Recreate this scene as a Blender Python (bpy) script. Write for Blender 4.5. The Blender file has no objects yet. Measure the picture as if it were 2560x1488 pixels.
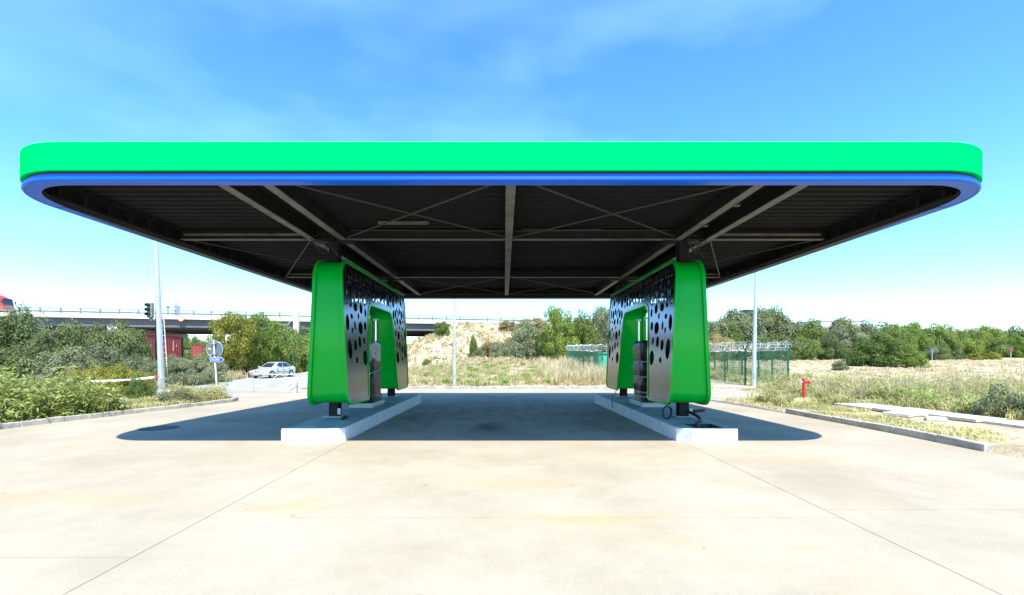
import bpy, math, random
import numpy as np
from mathutils import Vector, Matrix

# ------------------------------------------------------------------ camera, sky, sun, exposure
SC = bpy.context.scene
COL = SC.collection
SUN_VEC = Vector((0.70, -2.61, 4.28)).normalized()      # towards the sun

cam_d = bpy.data.cameras.new('camera')
cam_d.sensor_width = 36.0
cam_d.lens = 16.43
cam_d.shift_x = 0.0074
cam_d.shift_y = 0.0578
cam_d.clip_start = 0.05
cam_d.clip_end = 6000
cam = bpy.data.objects.new('camera', cam_d)
cam.location = (0, 0, 1.7)
cam.rotation_euler = (math.radians(90), 0, 0)
COL.objects.link(cam)
SC.camera = cam

world = bpy.data.worlds.new('World')
SC.world = world
world.use_nodes = True
wn = world.node_tree
wn.nodes.clear()
w_out = wn.nodes.new('ShaderNodeOutputWorld')
w_bg = wn.nodes.new('ShaderNodeBackground')
w_sky = wn.nodes.new('ShaderNodeTexSky')
w_sky.sky_type = 'NISHITA'
w_sky.sun_disc = False
w_sky.sun_elevation = math.asin(SUN_VEC.z)
w_sky.sun_rotation = math.atan2(SUN_VEC.x, SUN_VEC.y)
w_sky.altitude = 0
w_sky.air_density = 1.0
w_sky.dust_density = 0.25
w_sky.ozone_density = 1.0
w_bg.inputs['Strength'].default_value = 0.138
# faint high veil of cirrus over the whole sky
w_tc = wn.nodes.new('ShaderNodeTexCoord')
w_map = wn.nodes.new('ShaderNodeMapping')
w_map.inputs['Scale'].default_value = (1.2, 1.0, 3.2)
w_noise = wn.nodes.new('ShaderNodeTexNoise')
w_noise.inputs['Scale'].default_value = 2.1
w_noise.inputs['Detail'].default_value = 3
w_noise.inputs['Roughness'].default_value = 0.5
w_ramp = wn.nodes.new('ShaderNodeValToRGB')
w_ramp.color_ramp.elements[0].position = 0.46
w_ramp.color_ramp.elements[0].color = (0, 0, 0, 1)
w_ramp.color_ramp.elements[1].position = 0.78
w_ramp.color_ramp.elements[1].color = (0.10, 0.10, 0.10, 1)
w_mix = wn.nodes.new('ShaderNodeMixRGB')
w_mix.inputs['Color2'].default_value = (8.5, 9.4, 10.2, 1)
wn.links.new(w_tc.outputs['Generated'], w_map.inputs['Vector'])
wn.links.new(w_map.outputs['Vector'], w_noise.inputs['Vector'])
wn.links.new(w_noise.outputs['Fac'], w_ramp.inputs['Fac'])
wn.links.new(w_ramp.outputs['Color'], w_mix.inputs['Fac'])
wn.links.new(w_sky.outputs['Color'], w_mix.inputs['Color1'])
w_hs = wn.nodes.new('ShaderNodeHueSaturation')
w_hs.inputs['Saturation'].default_value = 1.25
w_tint = wn.nodes.new('ShaderNodeMixRGB'); w_tint.blend_type = 'MULTIPLY'; w_tint.inputs['Fac'].default_value = 1.0
w_tint.inputs['Color2'].default_value = (0.86, 1.14, 1.28, 1)
wn.links.new(w_mix.outputs['Color'], w_hs.inputs['Color'])
wn.links.new(w_hs.outputs['Color'], w_tint.inputs['Color1'])
wn.links.new(w_tint.outputs['Color'], w_bg.inputs['Color'])
wn.links.new(w_bg.outputs['Background'], w_out.inputs['Surface'])

sun_d = bpy.data.lights.new('sun', 'SUN')
sun_d.energy = 4.2
sun_d.angle = math.radians(0.53)
sun_d.color = (1.0, 0.955, 0.87)
sun = bpy.data.objects.new('sun', sun_d)
sun.rotation_euler = SUN_VEC.to_track_quat('Z', 'Y').to_euler()
sun.location = (10, -30, 60)
COL.objects.link(sun)

SC.view_settings.view_transform = 'Standard'
SC.view_settings.look = 'None'
SC.view_settings.gamma = 1.0
SC.view_settings.use_curve_mapping = False
SC.view_settings.exposure = 1.12

rng = np.random.default_rng(11)
random.seed(5)

# ------------------------------------------------------------------ helpers
class MB:
    """collects shapes for one mesh"""
    def __init__(s):
        s.v = []; s.f = []
    def add(s, vs, fs):
        b = len(s.v); s.v += [tuple(p) for p in vs]; s.f += [tuple(i + b for i in f) for f in fs]; return s
    def box(s, c, d, rz=0.0, M=None):
        hx, hy, hz = d[0]/2, d[1]/2, d[2]/2
        ps = [Vector((x, y, z)) for z in (-hz, hz) for y in (-hy, hy) for x in (-hx, hx)]
        R = M if M is not None else Matrix.Rotation(rz, 3, 'Z')
        ps = [R @ p + Vector(c) for p in ps]
        return s.add(ps, [(0,2,3,1),(4,5,7,6),(0,1,5,4),(2,6,7,3),(0,4,6,2),(1,3,7,5)])
    def bar(s, a, b, w, h=None):
        """rectangular bar between two points"""
        a = Vector(a); b = Vector(b); h = h or w
        d = b - a; L = d.length
        q = d.to_track_quat('X', 'Z').to_matrix()
        return s.box((a + b)/2, (L, w, h), M=q)
    def tube(s, pts, r, n=8, cap=True):
        pts = [Vector(p) for p in pts]
        rs = r if isinstance(r, (list, tuple)) else [r]*len(pts)
        rings = []; up = None
        for i, p in enumerate(pts):
            t = (pts[min(i+1, len(pts)-1)] - pts[max(i-1, 0)]).normalized()
            if up is None:
                up = Vector((0,0,1)) if abs(t.z) < .9 else Vector((1,0,0))
            a = t.cross(up)
            if a.length < 1e-4: a = t.cross(Vector((0.3, 1, 0)))
            a.normalize(); b = a.cross(t).normalized(); up = b
            rings.append([p + (a*math.cos(k*2*math.pi/n) + b*math.sin(k*2*math.pi/n))*rs[i] for k in range(n)])
        vs = [q for R in rings for q in R]; fs = []
        for i in range(len(pts)-1):
            for k in range(n):
                k2 = (k+1) % n
                fs.append((i*n+k, i*n+k2, (i+1)*n+k2, (i+1)*n+k))
        if cap:
            fs.append(tuple(range(n-1, -1, -1))); fs.append(tuple((len(pts)-1)*n+k for k in range(n)))
        return s.add(vs, fs)
    def prism(s, poly, z0, z1, sides=True, top=True, bottom=True):
        n = len(poly)
        vs = [(p[0], p[1], z0) for p in poly] + [(p[0], p[1], z1) for p in poly]
        fs = []
        if bottom: fs.append(tuple(range(n-1, -1, -1)))
        if top: fs.append(tuple(range(n, 2*n)))
        if sides: fs += [(i, (i+1) % n, n+(i+1) % n, n+i) for i in range(n)]
        return s.add(vs, fs)
    def lathe(s, c, prof, n=16):
        """profile (r,z) about the vertical axis at c"""
        vs = [(c[0]+r*math.cos(2*math.pi*k/n), c[1]+r*math.sin(2*math.pi*k/n), c[2]+z) for r, z in prof for k in range(n)]
        fs = [(i*n+k, i*n+(k+1) % n, (i+1)*n+(k+1) % n, (i+1)*n+k) for i in range(len(prof)-1) for k in range(n)]
        fs.append(tuple(range(n-1, -1, -1))); fs.append(tuple((len(prof)-1)*n+k for k in range(n)))
        return s.add(vs, fs)
    def disc(s, c, r, axis, t, n=20):
        """short cylinder centred on c with its axis along a vector"""
        a = Vector(axis).normalized()
        return s.tube([Vector(c)-a*t/2, Vector(c)+a*t/2], r, n)
    def grid(s, fn, nu, nv, closed_u=False):
        vs = [fn(i, j) for j in range(nv) for i in range(nu)]
        fs = [(j*nu+i, j*nu+(i+1) % nu, (j+1)*nu+(i+1) % nu, (j+1)*nu+i) for j in range(nv-1) for i in range(nu if closed_u else nu-1)]
        return s.add(vs, fs)
    def mesh(s, name, off=(0,0,0)):
        me = bpy.data.meshes.new(name)
        o = Vector(off)
        me.from_pydata([(p[0]-o.x, p[1]-o.y, p[2]-o.z) for p in s.v], [], s.f)
        me.update()
        return me

def smooth(o, angle=35):
    me = o.data
    me.polygons.foreach_set('use_smooth', [True]*len(me.polygons))
    try:
        me.set_sharp_from_angle(angle=math.radians(angle))
    except Exception:
        pass
    return o

def bevel(o, w, seg=2):
    m = o.modifiers.new('bevel', 'BEVEL'); m.width = w; m.segments = seg; m.limit_method = 'ANGLE'; m.angle_limit = math.radians(40)
    return o

def obj(name, mb, mat, parent=None, sm=None, local=False, bev=None):
    """one mesh object; shapes given in world space unless local"""
    off = (0,0,0)
    if parent is not None and not local:
        p = parent; off = Vector((0,0,0))
        while p is not None:
            off = off + p.location; p = p.parent
    me = mb if isinstance(mb, bpy.types.Mesh) else mb.mesh(name, off)
    o = bpy.data.objects.new(name, me)
    COL.objects.link(o)
    if mat is not None and len(me.materials) == 0: me.materials.append(mat)
    if parent is not None: o.parent = parent
    if sm: smooth(o, sm)
    if bev: bevel(o, bev)
    return o

def tag(o, label=None, cat=None, group=None, kind=None):
    if label: o['label'] = label
    if cat: o['category'] = cat
    if group: o['group'] = group
    if kind: o['kind'] = kind
    return o

def thing(name, label, cat, loc=(0,0,0), rz=0.0, group=None):
    o = bpy.data.objects.new(name, None)
    o.empty_display_size = 0.2
    COL.objects.link(o)
    o.location = loc; o.rotation_euler = (0, 0, rz)
    return tag(o, label, cat, group)

def copy_tree(o, parent=None):
    c = o.copy(); COL.objects.link(c); c.parent = parent
    for ch in o.children: copy_tree(ch, c)
    return c

def text_mesh(txt, size, depth=0.0):
    cu = bpy.data.curves.new('lettering', 'FONT')
    cu.body = txt; cu.size = size; cu.align_x = 'CENTER'; cu.align_y = 'CENTER'; cu.extrude = depth; cu.resolution_u = 3
    t = bpy.data.objects.new('lettering_source', cu); COL.objects.link(t)
    dg = bpy.context.evaluated_depsgraph_get()
    me = bpy.data.meshes.new_from_object(t.evaluated_get(dg))
    bpy.data.objects.remove(t); bpy.data.curves.remove(cu)
    return me

def rounded(poly, seg=8):
    """poly: (x,y,r) corners -> rounded outline"""
    out = []; n = len(poly)
    for i in range(n):
        p = Vector(poly[i][:2]); r = poly[i][2]
        a = Vector(poly[i-1][:2]); b = Vector(poly[(i+1) % n][:2])
        if r <= 0: out.append((p.x, p.y)); continue
        d1 = (a-p).normalized(); d2 = (b-p).normalized()
        ang = d1.angle(d2); t = r/math.tan(ang/2)
        c = p + (d1+d2).normalized()*(r/math.sin(ang/2))
        s0 = p + d1*t - c; s1 = p + d2*t - c
        a0 = math.atan2(s0.y, s0.x); a1 = math.atan2(s1.y, s1.x)
        da = (a1-a0+math.pi) % (2*math.pi) - math.pi
        for k in range(seg+1):
            q = a0 + da*k/seg
            out.append((c.x+r*math.cos(q), c.y+r*math.sin(q)))
    return out

def inset(poly, d):
    """move a counter-clockwise outline inwards"""
    n = len(poly); out = []
    for i in range(n):
        a, p, b = Vector(poly[i-1]), Vector(poly[i]), Vector(poly[(i+1) % n])
        e1 = (p-a).normalized(); e2 = (b-p).normalized()
        n1 = Vector((-e1.y, e1.x)); n2 = Vector((-e2.y, e2.x))
        m = (n1+n2); m = m/max(m.length_squared/2, .2)
        q = p + m*d
        out.append((q.x, q.y))
    return out

# ------------------------------------------------------------------ materials
def new_mat(name):
    m = bpy.data.materials.new(name); m.use_nodes = True
    nt = m.node_tree
    return m, nt, nt.nodes['Principled BSDF']

def mat(name, col, rough=0.5, metal=0.0, var=0.0, vscale=3.0, bump=0.0, bscale=40.0, col2=None, spec=0.5, coat=0.0, detail=4):
    m, nt, b = new_mat(name)
    b.inputs['Base Color'].default_value = (*col, 1)
    b.inputs['Roughness'].default_value = rough
    b.inputs['Metallic'].default_value = metal
    b.inputs['Specular IOR Level'].default_value = spec
    if coat: b.inputs['Coat Weight'].default_value = coat; b.inputs['Coat Roughness'].default_value = 0.08
    if var > 0 or bump > 0 or col2:
        g = nt.nodes.new('ShaderNodeNewGeometry')
    if var > 0 or col2:
        no = nt.nodes.new('ShaderNodeTexNoise'); no.inputs['Scale'].default_value = vscale; no.inputs['Detail'].default_value = detail
        no.inputs['Roughness'].default_value = 0.62
        nt.links.new(g.outputs['Position'], no.inputs['Vector'])
        r = nt.nodes.new('ShaderNodeValToRGB')
        c2 = col2 or tuple(min(1, c*(1+var)) for c in col)
        c1 = col if col2 else tuple(c*(1-var) for c in col)
        r.color_ramp.elements[0].position = 0.33; r.color_ramp.elements[0].color = (*c1, 1)
        r.color_ramp.elements[1].position = 0.67; r.color_ramp.elements[1].color = (*c2, 1)
        nt.links.new(no.outputs['Fac'], r.inputs['Fac']); nt.links.new(r.outputs['Color'], b.inputs['Base Color'])
    if bump > 0:
        nb = nt.nodes.new('ShaderNodeTexNoise'); nb.inputs['Scale'].default_value = bscale; nb.inputs['Detail'].default_value = 4
        bp = nt.nodes.new('ShaderNodeBump'); bp.inputs['Strength'].default_value = bump; bp.inputs['Distance'].default_value = 0.02
        nt.links.new(g.outputs['Position'], nb.inputs['Vector']); nt.links.new(nb.outputs['Fac'], bp.inputs['Height'])
        nt.links.new(bp.outputs['Normal'], b.inputs['Normal'])
    return m

def leaf_mat(name, dark, light, trans=0.3):
    """leaf colour varies per leaf (attribute tint) and per plant"""
    m, nt, b = new_mat(name)
    b.inputs['Roughness'].default_value = 0.55
    b.inputs['Specular IOR Level'].default_value = 0.3
    at = nt.nodes.new('ShaderNodeAttribute'); at.attribute_name = 'tint'
    oi = nt.nodes.new('ShaderNodeObjectInfo')
    ad = nt.nodes.new('ShaderNodeMath'); ad.operation = 'MULTIPLY_ADD'
    ad.inputs[1].default_value = 0.32; nt.links.new(oi.outputs['Random'], ad.inputs[0])
    su = nt.nodes.new('ShaderNodeMath'); su.operation = 'MULTIPLY_ADD'; su.inputs[1].default_value = 0.75
    nt.links.new(at.outputs['Fac'], su.inputs[0]); nt.links.new(ad.outputs[0], su.inputs[2]); ad.inputs[2].default_value = -0.05
    r = nt.nodes.new('ShaderNodeValToRGB')
    r.color_ramp.elements[0].position = 0.0; r.color_ramp.elements[0].color = (*dark, 1)
    r.color_ramp.elements[1].position = 1.0; r.color_ramp.elements[1].color = (*light, 1)
    nt.links.new(su.outputs[0], r.inputs['Fac'])
    nt.links.new(r.outputs['Color'], b.inputs['Base Color'])
    tr = nt.nodes.new('ShaderNodeBsdfTranslucent'); nt.links.new(r.outputs['Color'], tr.inputs['Color'])
    mx = nt.nodes.new('ShaderNodeMixShader'); mx.inputs[0].default_value = trans
    out = nt.nodes['Material Output']
    nt.links.new(b.outputs[0], mx.inputs[1]); nt.links.new(tr.outputs[0], mx.inputs[2]); nt.links.new(mx.outputs[0], out.inputs['Surface'])
    return m

def concrete_mat():
    m, nt, b = new_mat('forecourt_concrete')
    L = nt.links; N = nt.nodes
    g = N.new('ShaderNodeNewGeometry')
    def noise(scale, detail=5, rough=.6, vec=None, dist=0.0):
        n = N.new('ShaderNodeTexNoise'); n.inputs['Scale'].default_value = scale; n.inputs['Detail'].default_value = detail
        n.inputs['Roughness'].default_value = rough; n.inputs['Distortion'].default_value = dist
        L.new(vec or g.outputs['Position'], n.inputs['Vector']); return n.outputs['Fac']
    def ramp(src, p0, c0, p1, c1):
        r = N.new('ShaderNodeValToRGB'); e = r.color_ramp.elements
        e[0].position = p0; e[0].color = (*c0, 1); e[1].position = p1; e[1].color = (*c1, 1)
        L.new(src, r.inputs['Fac']); return r.outputs['Color']
    def mixc(fac, a, bb, mode='MIX'):
        x = N.new('ShaderNodeMixRGB'); x.blend_type = mode
        if isinstance(fac, float): x.inputs[0].default_value = fac
        else: L.new(fac, x.inputs[0])
        for i, c in ((1, a), (2, bb)):
            if isinstance(c, tuple): x.inputs[i].default_value = (*c, 1)
            else: L.new(c, x.inputs[i])
        return x.outputs[0]
    W = (1,1,1); K = (0,0,0)
    base = ramp(noise(.55, 6, .55), .3, (.34,.290,.212), .72, (.45,.395,.30))
    mid = ramp(noise(3.5, 5, .7), .3, (.93,.93,.93), .7, (1.04,1.035,1.03))
    c = mixc(1.0, base, mid, 'MULTIPLY')
    fine = ramp(noise(45, 4, .8), .3, (.84,.84,.84), .7, (1.1,1.1,1.1))
    c = mixc(1.0, c, fine, 'MULTIPLY')
    # rusty wash patches, stretched across the traffic direction
    mp = N.new('ShaderNodeMapping'); mp.inputs['Scale'].default_value = (.35, .8, 1); mp.inputs['Location'].default_value = (3.1, 1.7, 0)
    L.new(g.outputs['Position'], mp.inputs['Vector'])
    rust = ramp(noise(.9, 4, .5, mp.outputs['Vector'], .4), .60, K, .78, (.42,.42,.42))
    c = mixc(rust, c, (.46,.30,.15))
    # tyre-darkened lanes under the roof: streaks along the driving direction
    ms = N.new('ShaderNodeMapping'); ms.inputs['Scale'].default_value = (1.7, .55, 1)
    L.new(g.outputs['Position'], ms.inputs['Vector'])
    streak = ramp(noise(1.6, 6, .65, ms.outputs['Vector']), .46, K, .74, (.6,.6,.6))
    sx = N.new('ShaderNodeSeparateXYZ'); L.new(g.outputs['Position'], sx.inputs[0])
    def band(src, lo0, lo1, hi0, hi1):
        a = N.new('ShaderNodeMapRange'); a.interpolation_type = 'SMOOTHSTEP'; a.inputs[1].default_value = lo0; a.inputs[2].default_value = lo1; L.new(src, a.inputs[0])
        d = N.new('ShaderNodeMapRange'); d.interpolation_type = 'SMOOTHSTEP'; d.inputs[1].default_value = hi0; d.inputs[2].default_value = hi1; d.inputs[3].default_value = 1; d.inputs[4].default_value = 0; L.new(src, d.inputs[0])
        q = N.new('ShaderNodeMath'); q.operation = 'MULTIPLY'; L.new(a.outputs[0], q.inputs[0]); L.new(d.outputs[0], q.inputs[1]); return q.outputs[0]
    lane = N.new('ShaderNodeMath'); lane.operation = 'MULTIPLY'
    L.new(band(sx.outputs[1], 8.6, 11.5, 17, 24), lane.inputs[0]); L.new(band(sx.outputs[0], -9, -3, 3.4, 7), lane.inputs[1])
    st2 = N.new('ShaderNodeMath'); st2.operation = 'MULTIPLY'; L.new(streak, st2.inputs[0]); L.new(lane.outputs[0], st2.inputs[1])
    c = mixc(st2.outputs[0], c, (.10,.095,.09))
    # oil spill where engines idle
    def blot(x, y, rx, ry, amt, cur, col=(.05,.048,.046), ns=3.0):
        mm = N.new('ShaderNodeMapping'); mm.inputs['Location'].default_value = (-.5*x/rx, -.5*y/ry, 0); mm.inputs['Scale'].default_value = (.5/rx, .5/ry, 0)
        L.new(g.outputs['Position'], mm.inputs['Vector'])
        ln = N.new('ShaderNodeVectorMath'); ln.operation = 'LENGTH'; L.new(mm.outputs['Vector'], ln.inputs[0])
        nn = N.new('ShaderNodeMath'); nn.operation = 'MULTIPLY_ADD'; nn.inputs[1].default_value = .75
        L.new(noise(ns, 6, .7), nn.inputs[0]); L.new(ln.outputs['Value'], nn.inputs[2])
        f = ramp(nn.outputs[0], .42, (amt,)*3, .86, K)
        return mixc(f, cur, col)
    for (x, y, rx, ry, am) in ((.8,4.9,1.3,.28,.5),(-2.45,5.3,.8,.35,.42),(.2,6.2,1.1,.3,.4),(-5.2,5.6,1.6,.4,.3),(2.7,4.15,.22,.07,.55),(2.3,4.6,.12,.04,.5),(4.6,7.6,1.2,.3,.3),(-7.5,6.8,1.5,.4,.3)):
        c = blot(x, y, rx, ry, am, c, (.50,.30,.13), 1.6)
    c = blot(-.35, 11.3, .6, 1.2, .8, c)
    c = blot(-2.6, 13.2, .4, 1.0, .4, c)
    c = blot(2.2, 12.2, .5, 1.5, .3, c)
    c = blot(-7.2, 12.6, .8, .5, .35, c)
    # sparse dark flecks
    vo = N.new('ShaderNodeTexVoronoi'); vo.inputs['Scale'].default_value = 1.5; L.new(g.outputs['Position'], vo.inputs['Vector'])
    fl = ramp(vo.outputs['Distance'], .022, (.7,.7,.7), .034, K)
    c = mixc(fl, c, (.14,.12,.10))
    L.new(c, b.inputs['Base Color'])
    b.inputs['Roughness'].default_value = 0.82
    b.inputs['Specular IOR Level'].default_value = 0.3
    bp = N.new('ShaderNodeBump'); bp.inputs['Strength'].default_value = .25; bp.inputs['Distance'].default_value = .006
    L.new(noise(90, 4, .7), bp.inputs['Height']); L.new(bp.outputs['Normal'], b.inputs['Normal'])
    return m

M = {}
M['concrete'] = concrete_mat()
M['joint'] = mat('joint_filler', (.24,.22,.19), .95)
M['kerb'] = mat('kerb_concrete', (.40,.38,.34), .9, var=.3, vscale=4, bump=.5, bscale=30)
M['white_conc'] = mat('painted_island_concrete', (.66,.68,.70), .7, var=.12, vscale=5, bump=.2, bscale=30)
M['island_top'] = mat('worn_island_top', (.30,.36,.36), .75, var=.3, vscale=2.5, bump=.3, bscale=25)
M['asphalt'] = mat('asphalt_pale_dusty', (.33,.325,.315), .9, var=.22, vscale=.8, bump=.4, bscale=60)
M['soil'] = mat('dry_soil', (.32,.25,.15), .95, var=.3, vscale=1.5, bump=.6, bscale=10)
M['fascia_green'] = mat('fascia_green_composite', (.0,.74,.11), .6, spec=.0, var=.03, vscale=.4)
M['green'] = mat('gloss_green_paint', (.0,.42,.035), .12, spec=.22, var=.05, vscale=1.2, bump=.03, bscale=3)
M['blue'] = mat('gloss_blue_trim', (.0,.10,.66), .4, coat=.05, spec=.3)
M['dark_trim'] = mat('dark_soffit_trim', (.03,.03,.035), .6)
M['deck'] = mat('anthracite_roof_sheet', (.012,.012,.012), .8, spec=.12, metal=.0, var=.15, vscale=1)
M['galv'] = mat('galvanised_steel', (.42,.43,.42), .5, metal=.35, var=.22, vscale=3, bump=.1, bscale=20)
M['steel_dark'] = mat('dark_galvanised_beam', (.016,.016,.016), .7, spec=.2, var=.3, vscale=2)
M['flange'] = mat('beam_flange', (.12,.118,.105), .6, spec=.3, var=.35, vscale=2.2)
M['rod'] = mat('tie_rod_steel', (.045,.043,.04), .6, spec=.3)
M['pole'] = mat('lamp_pole_zinc', (.50,.53,.54), .45, metal=.4, var=.1, vscale=2)
M['dull_red'] = mat('faded_red_sign', (.22,.05,.07), .6)
M['black'] = mat('black_plastic', (.015,.015,.016), .5)
M['hollow'] = mat('black_interior', (.012,.012,.014), .85)
M['rubber'] = mat('black_rubber', (.02,.02,.02), .6)
M['wrap'] = mat('grey_black_plastic_wrap', (.016,.017,.02), .4, var=.6, vscale=4, bump=.5, bscale=9, spec=.35)
M['foil'] = mat('silver_grey_foil', (.36,.38,.41), .35, metal=.2, var=.4, vscale=6, bump=.6, bscale=14)
M['tie'] = mat('off_white_strap', (.55,.55,.48), .7)
M['pump_base'] = mat('white_pump_plinth', (.55,.58,.60), .4)
M['chrome'] = mat('polished_rod', (.6,.6,.6), .2, metal=1)
M['hose'] = mat('red_brown_hose', (.12,.03,.02), .5)
M['red'] = mat('hydrant_red', (.55,.03,.015), .4, coat=.2, var=.1, vscale=9)
M['truck_red'] = mat('truck_red', (.60,.035,.02), .35, coat=.3)
M['white'] = mat('white_paint', (.75,.75,.73), .5)
M['container_red'] = mat('container_oxide_red', (.25,.045,.04), .6, var=.2, vscale=1.2)
M['bridge_edge'] = mat('bridge_edge_concrete', (.52,.50,.44), .85, var=.15, vscale=.6)
M['bridge_girder'] = mat('bridge_girder_concrete', (.11,.12,.135), .85, var=.12, vscale=.4)
M['rail'] = mat('weathered_rail_steel', (.16,.16,.15), .6, var=.3, vscale=1)
M['pale'] = mat('pale_render', (.62,.63,.66), .8)
M['fence_green'] = mat('fence_green', (.012,.11,.055), .45)
M['teal'] = mat('teal_cabinet', (.05,.42,.26), .5, var=.06, vscale=2)
M['wire'] = mat('razor_wire', (.62,.62,.60), .4, metal=.4)
M['glass'] = mat('dark_glass', (.02,.03,.035), .06, spec=.8)
M['silver'] = mat('silver_car_paint', (.60,.63,.66), .28, metal=.35, coat=.5)
M['lamp'] = mat('clear_lamp', (.62,.64,.64), .12, spec=.9)
M['sign_blue'] = mat('sign_blue', (.01,.055,.45), .4)
M['sign_back'] = mat('sign_back_bluegrey', (.10,.14,.19), .5)
M['yellow'] = mat('yellow_plastic', (.75,.60,.03), .5)
M['pale_yellow'] = mat('faded_yellow_tape', (.62,.56,.24), .6)
M['signal_grey'] = mat('weathered_signal_housing', (.24,.22,.22), .7, var=.2, vscale=8)
M['bark'] = mat('grey_bark', (.20,.16,.12), .9, var=.3, vscale=8)
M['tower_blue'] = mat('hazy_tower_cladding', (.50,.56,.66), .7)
M['sand'] = mat('sandy_concrete_block', (.52,.49,.42), .9, var=.12, vscale=6)
M['cast_iron'] = mat('cast_iron_cover', (.035,.036,.04), .6, bump=.5, bscale=50)

M['lf_dark'] = leaf_mat('leaf_dark_green', (.04,.075,.022), (.33,.39,.15), .4)
M['lf_mid'] = leaf_mat('leaf_mid_green', (.05,.10,.02), (.30,.39,.10), .4)
M['lf_grey'] = leaf_mat('leaf_grey_green', (.08,.115,.05), (.40,.43,.24), .4)
M['lf_bright'] = leaf_mat('leaf_bright_green', (.06,.13,.016), (.33,.42,.08), .4)
M['lf_yellow'] = leaf_mat('leaf_yellow_green', (.13,.16,.02), (.52,.48,.09), .4)
M['lf_ochre'] = leaf_mat('leaf_ochre', (.18,.15,.06), (.56,.46,.20), .4)
M['gr_green'] = leaf_mat('grass_green', (.12,.18,.035), (.56,.62,.22), .45)
M['gr_straw'] = leaf_mat('grass_straw', (.38,.30,.15), (.86,.76,.48), .45)
M['gr_mixed'] = leaf_mat('grass_mixed', (.17,.20,.05), (.84,.76,.38), .45)

def ground_mat():
    m, nt, b = new_mat('dry_field_ground'); N = nt.nodes; L = nt.links
    g = N.new('ShaderNodeNewGeometry')
    def nz(s, d=5):
        n = N.new('ShaderNodeTexNoise'); n.inputs['Scale'].default_value = s; n.inputs['Detail'].default_value = d; n.inputs['Roughness'].default_value = .65
        L.new(g.outputs['Position'], n.inputs['Vector']); return n.outputs['Fac']
    r1 = N.new('ShaderNodeValToRGB'); e = r1.color_ramp.elements
    e[0].position = .3; e[0].color = (.34,.275,.175,1); e[1].position = .7; e[1].color = (.56,.48,.33,1)
    L.new(nz(.35, 7), r1.inputs['Fac'])
    r2 = N.new('ShaderNodeValToRGB'); e = r2.color_ramp.elements
    e[0].position = .52; e[0].color = (0,0,0,1); e[1].position = .70; e[1].color = (.75,.75,.75,1)
    L.new(nz(.13, 6), r2.inputs['Fac'])
    mx = N.new('ShaderNodeMixRGB'); mx.inputs[2].default_value = (.15,.17,.06,1)
    L.new(r2.outputs[0], mx.inputs[0]); L.new(r1.outputs[0], mx.inputs[1])
    r3 = N.new('ShaderNodeValToRGB'); e = r3.color_ramp.elements
    e[0].position = .3; e[0].color = (.7,.7,.7,1); e[1].position = .7; e[1].color = (1.15,1.15,1.15,1)
    L.new(nz(4, 5), r3.inputs['Fac'])
    m2 = N.new('ShaderNodeMixRGB'); m2.blend_type = 'MULTIPLY'; m2.inputs[0].default_value = 1
    L.new(mx.outputs[0], m2.inputs[1]); L.new(r3.outputs[0], m2.inputs[2])
    L.new(m2.outputs[0], b.inputs['Base Color']); b.inputs['Roughness'].default_value = .95; b.inputs['Specular IOR Level'].default_value = .1
    bp = N.new('ShaderNodeBump'); bp.inputs['Strength'].default_value = .8; bp.inputs['Distance'].default_value = .15
    L.new(nz(2.5, 6), bp.inputs['Height']); L.new(bp.outputs[0], b.inputs['Normal'])
    return m
M['ground'] = ground_mat()

def panel_mat():
    m, nt, b = new_mat('brushed_dark_steel'); N = nt.nodes; L = nt.links
    b.inputs['Metallic'].default_value = 1.0; b.inputs['Roughness'].default_value = .27
    b.inputs['Base Color'].default_value = (.10,.125,.22,1)
    g = N.new('ShaderNodeNewGeometry'); mp = N.new('ShaderNodeMapping'); mp.inputs['Scale'].default_value = (1, 1.2, 60)
    L.new(g.outputs['Position'], mp.inputs['Vector'])
    n = N.new('ShaderNodeTexNoise'); n.inputs['Scale'].default_value = 2.5; n.inputs['Detail'].default_value = 3; L.new(mp.outputs[0], n.inputs['Vector'])
    mr = N.new('ShaderNodeMapRange'); mr.inputs[3].default_value = .14; mr.inputs[4].default_value = .24; L.new(n.outputs['Fac'], mr.inputs[0]); L.new(mr.outputs[0], b.inputs['Roughness'])
    return m
M['panel'] = panel_mat()
# ------------------------------------------------------------------ ground levels
def sstep(a, b, x):
    t = np.clip((np.asarray(x, float)-a)/(b-a), 0, 1); return t*t*(3-2*t)
def F0(y):
    return -0.2*sstep(9, 30, y)
BR0 = np.array([-79.5, 80.0]); BRD = np.array([59.3, 15.0]); BRL = float(np.hypot(*BRD)); BRU = BRD/BRL; BRN = np.array([-BRU[1], BRU[0]])   # overpass line
def TZ(x, y):
    x = np.asarray(x, float); y = np.asarray(y, float)
    side = sstep(-13, -4, x - 0*y)
    base = F0(y) + side*(1.15*sstep(28, 62, y) + .45*sstep(62, 110, y)) + .10
    base = base + (1-side)*(.9*sstep(105, 170, y))
    # paved area lies a little lower so that slabs and asphalt cover it
    paved = ((x < 8.65) & (y < 27.9)) | ((x < -9.5) & (y < 105)) | ((x > 8.6) & (x < 14.5) & (y > 18.5) & (y < 27.9))
    base = np.where(paved, base-.20, base)
    # road embankment beyond the abutment
    rx = x-BR0[0]; ry = y-BR0[1]
    al = rx*BRU[0]+ry*BRU[1]; ac = rx*BRN[0]+ry*BRN[1]
    a0 = 1.165*BRL
    da = np.maximum(0, a0-al); dc = np.maximum(0, np.maximum(-1.0-ac, ac-31.0))
    d = np.hypot(da, dc)
    lump = .35*np.sin(x*.5+1.3)*np.sin(y*.37)+.2*np.sin(x*1.3)*np.cos(y*1.1+.5)
    bank = 8.55 - d/1.9 + np.where(d > .5, lump, 0)
    return np.maximum(base, bank)

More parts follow.
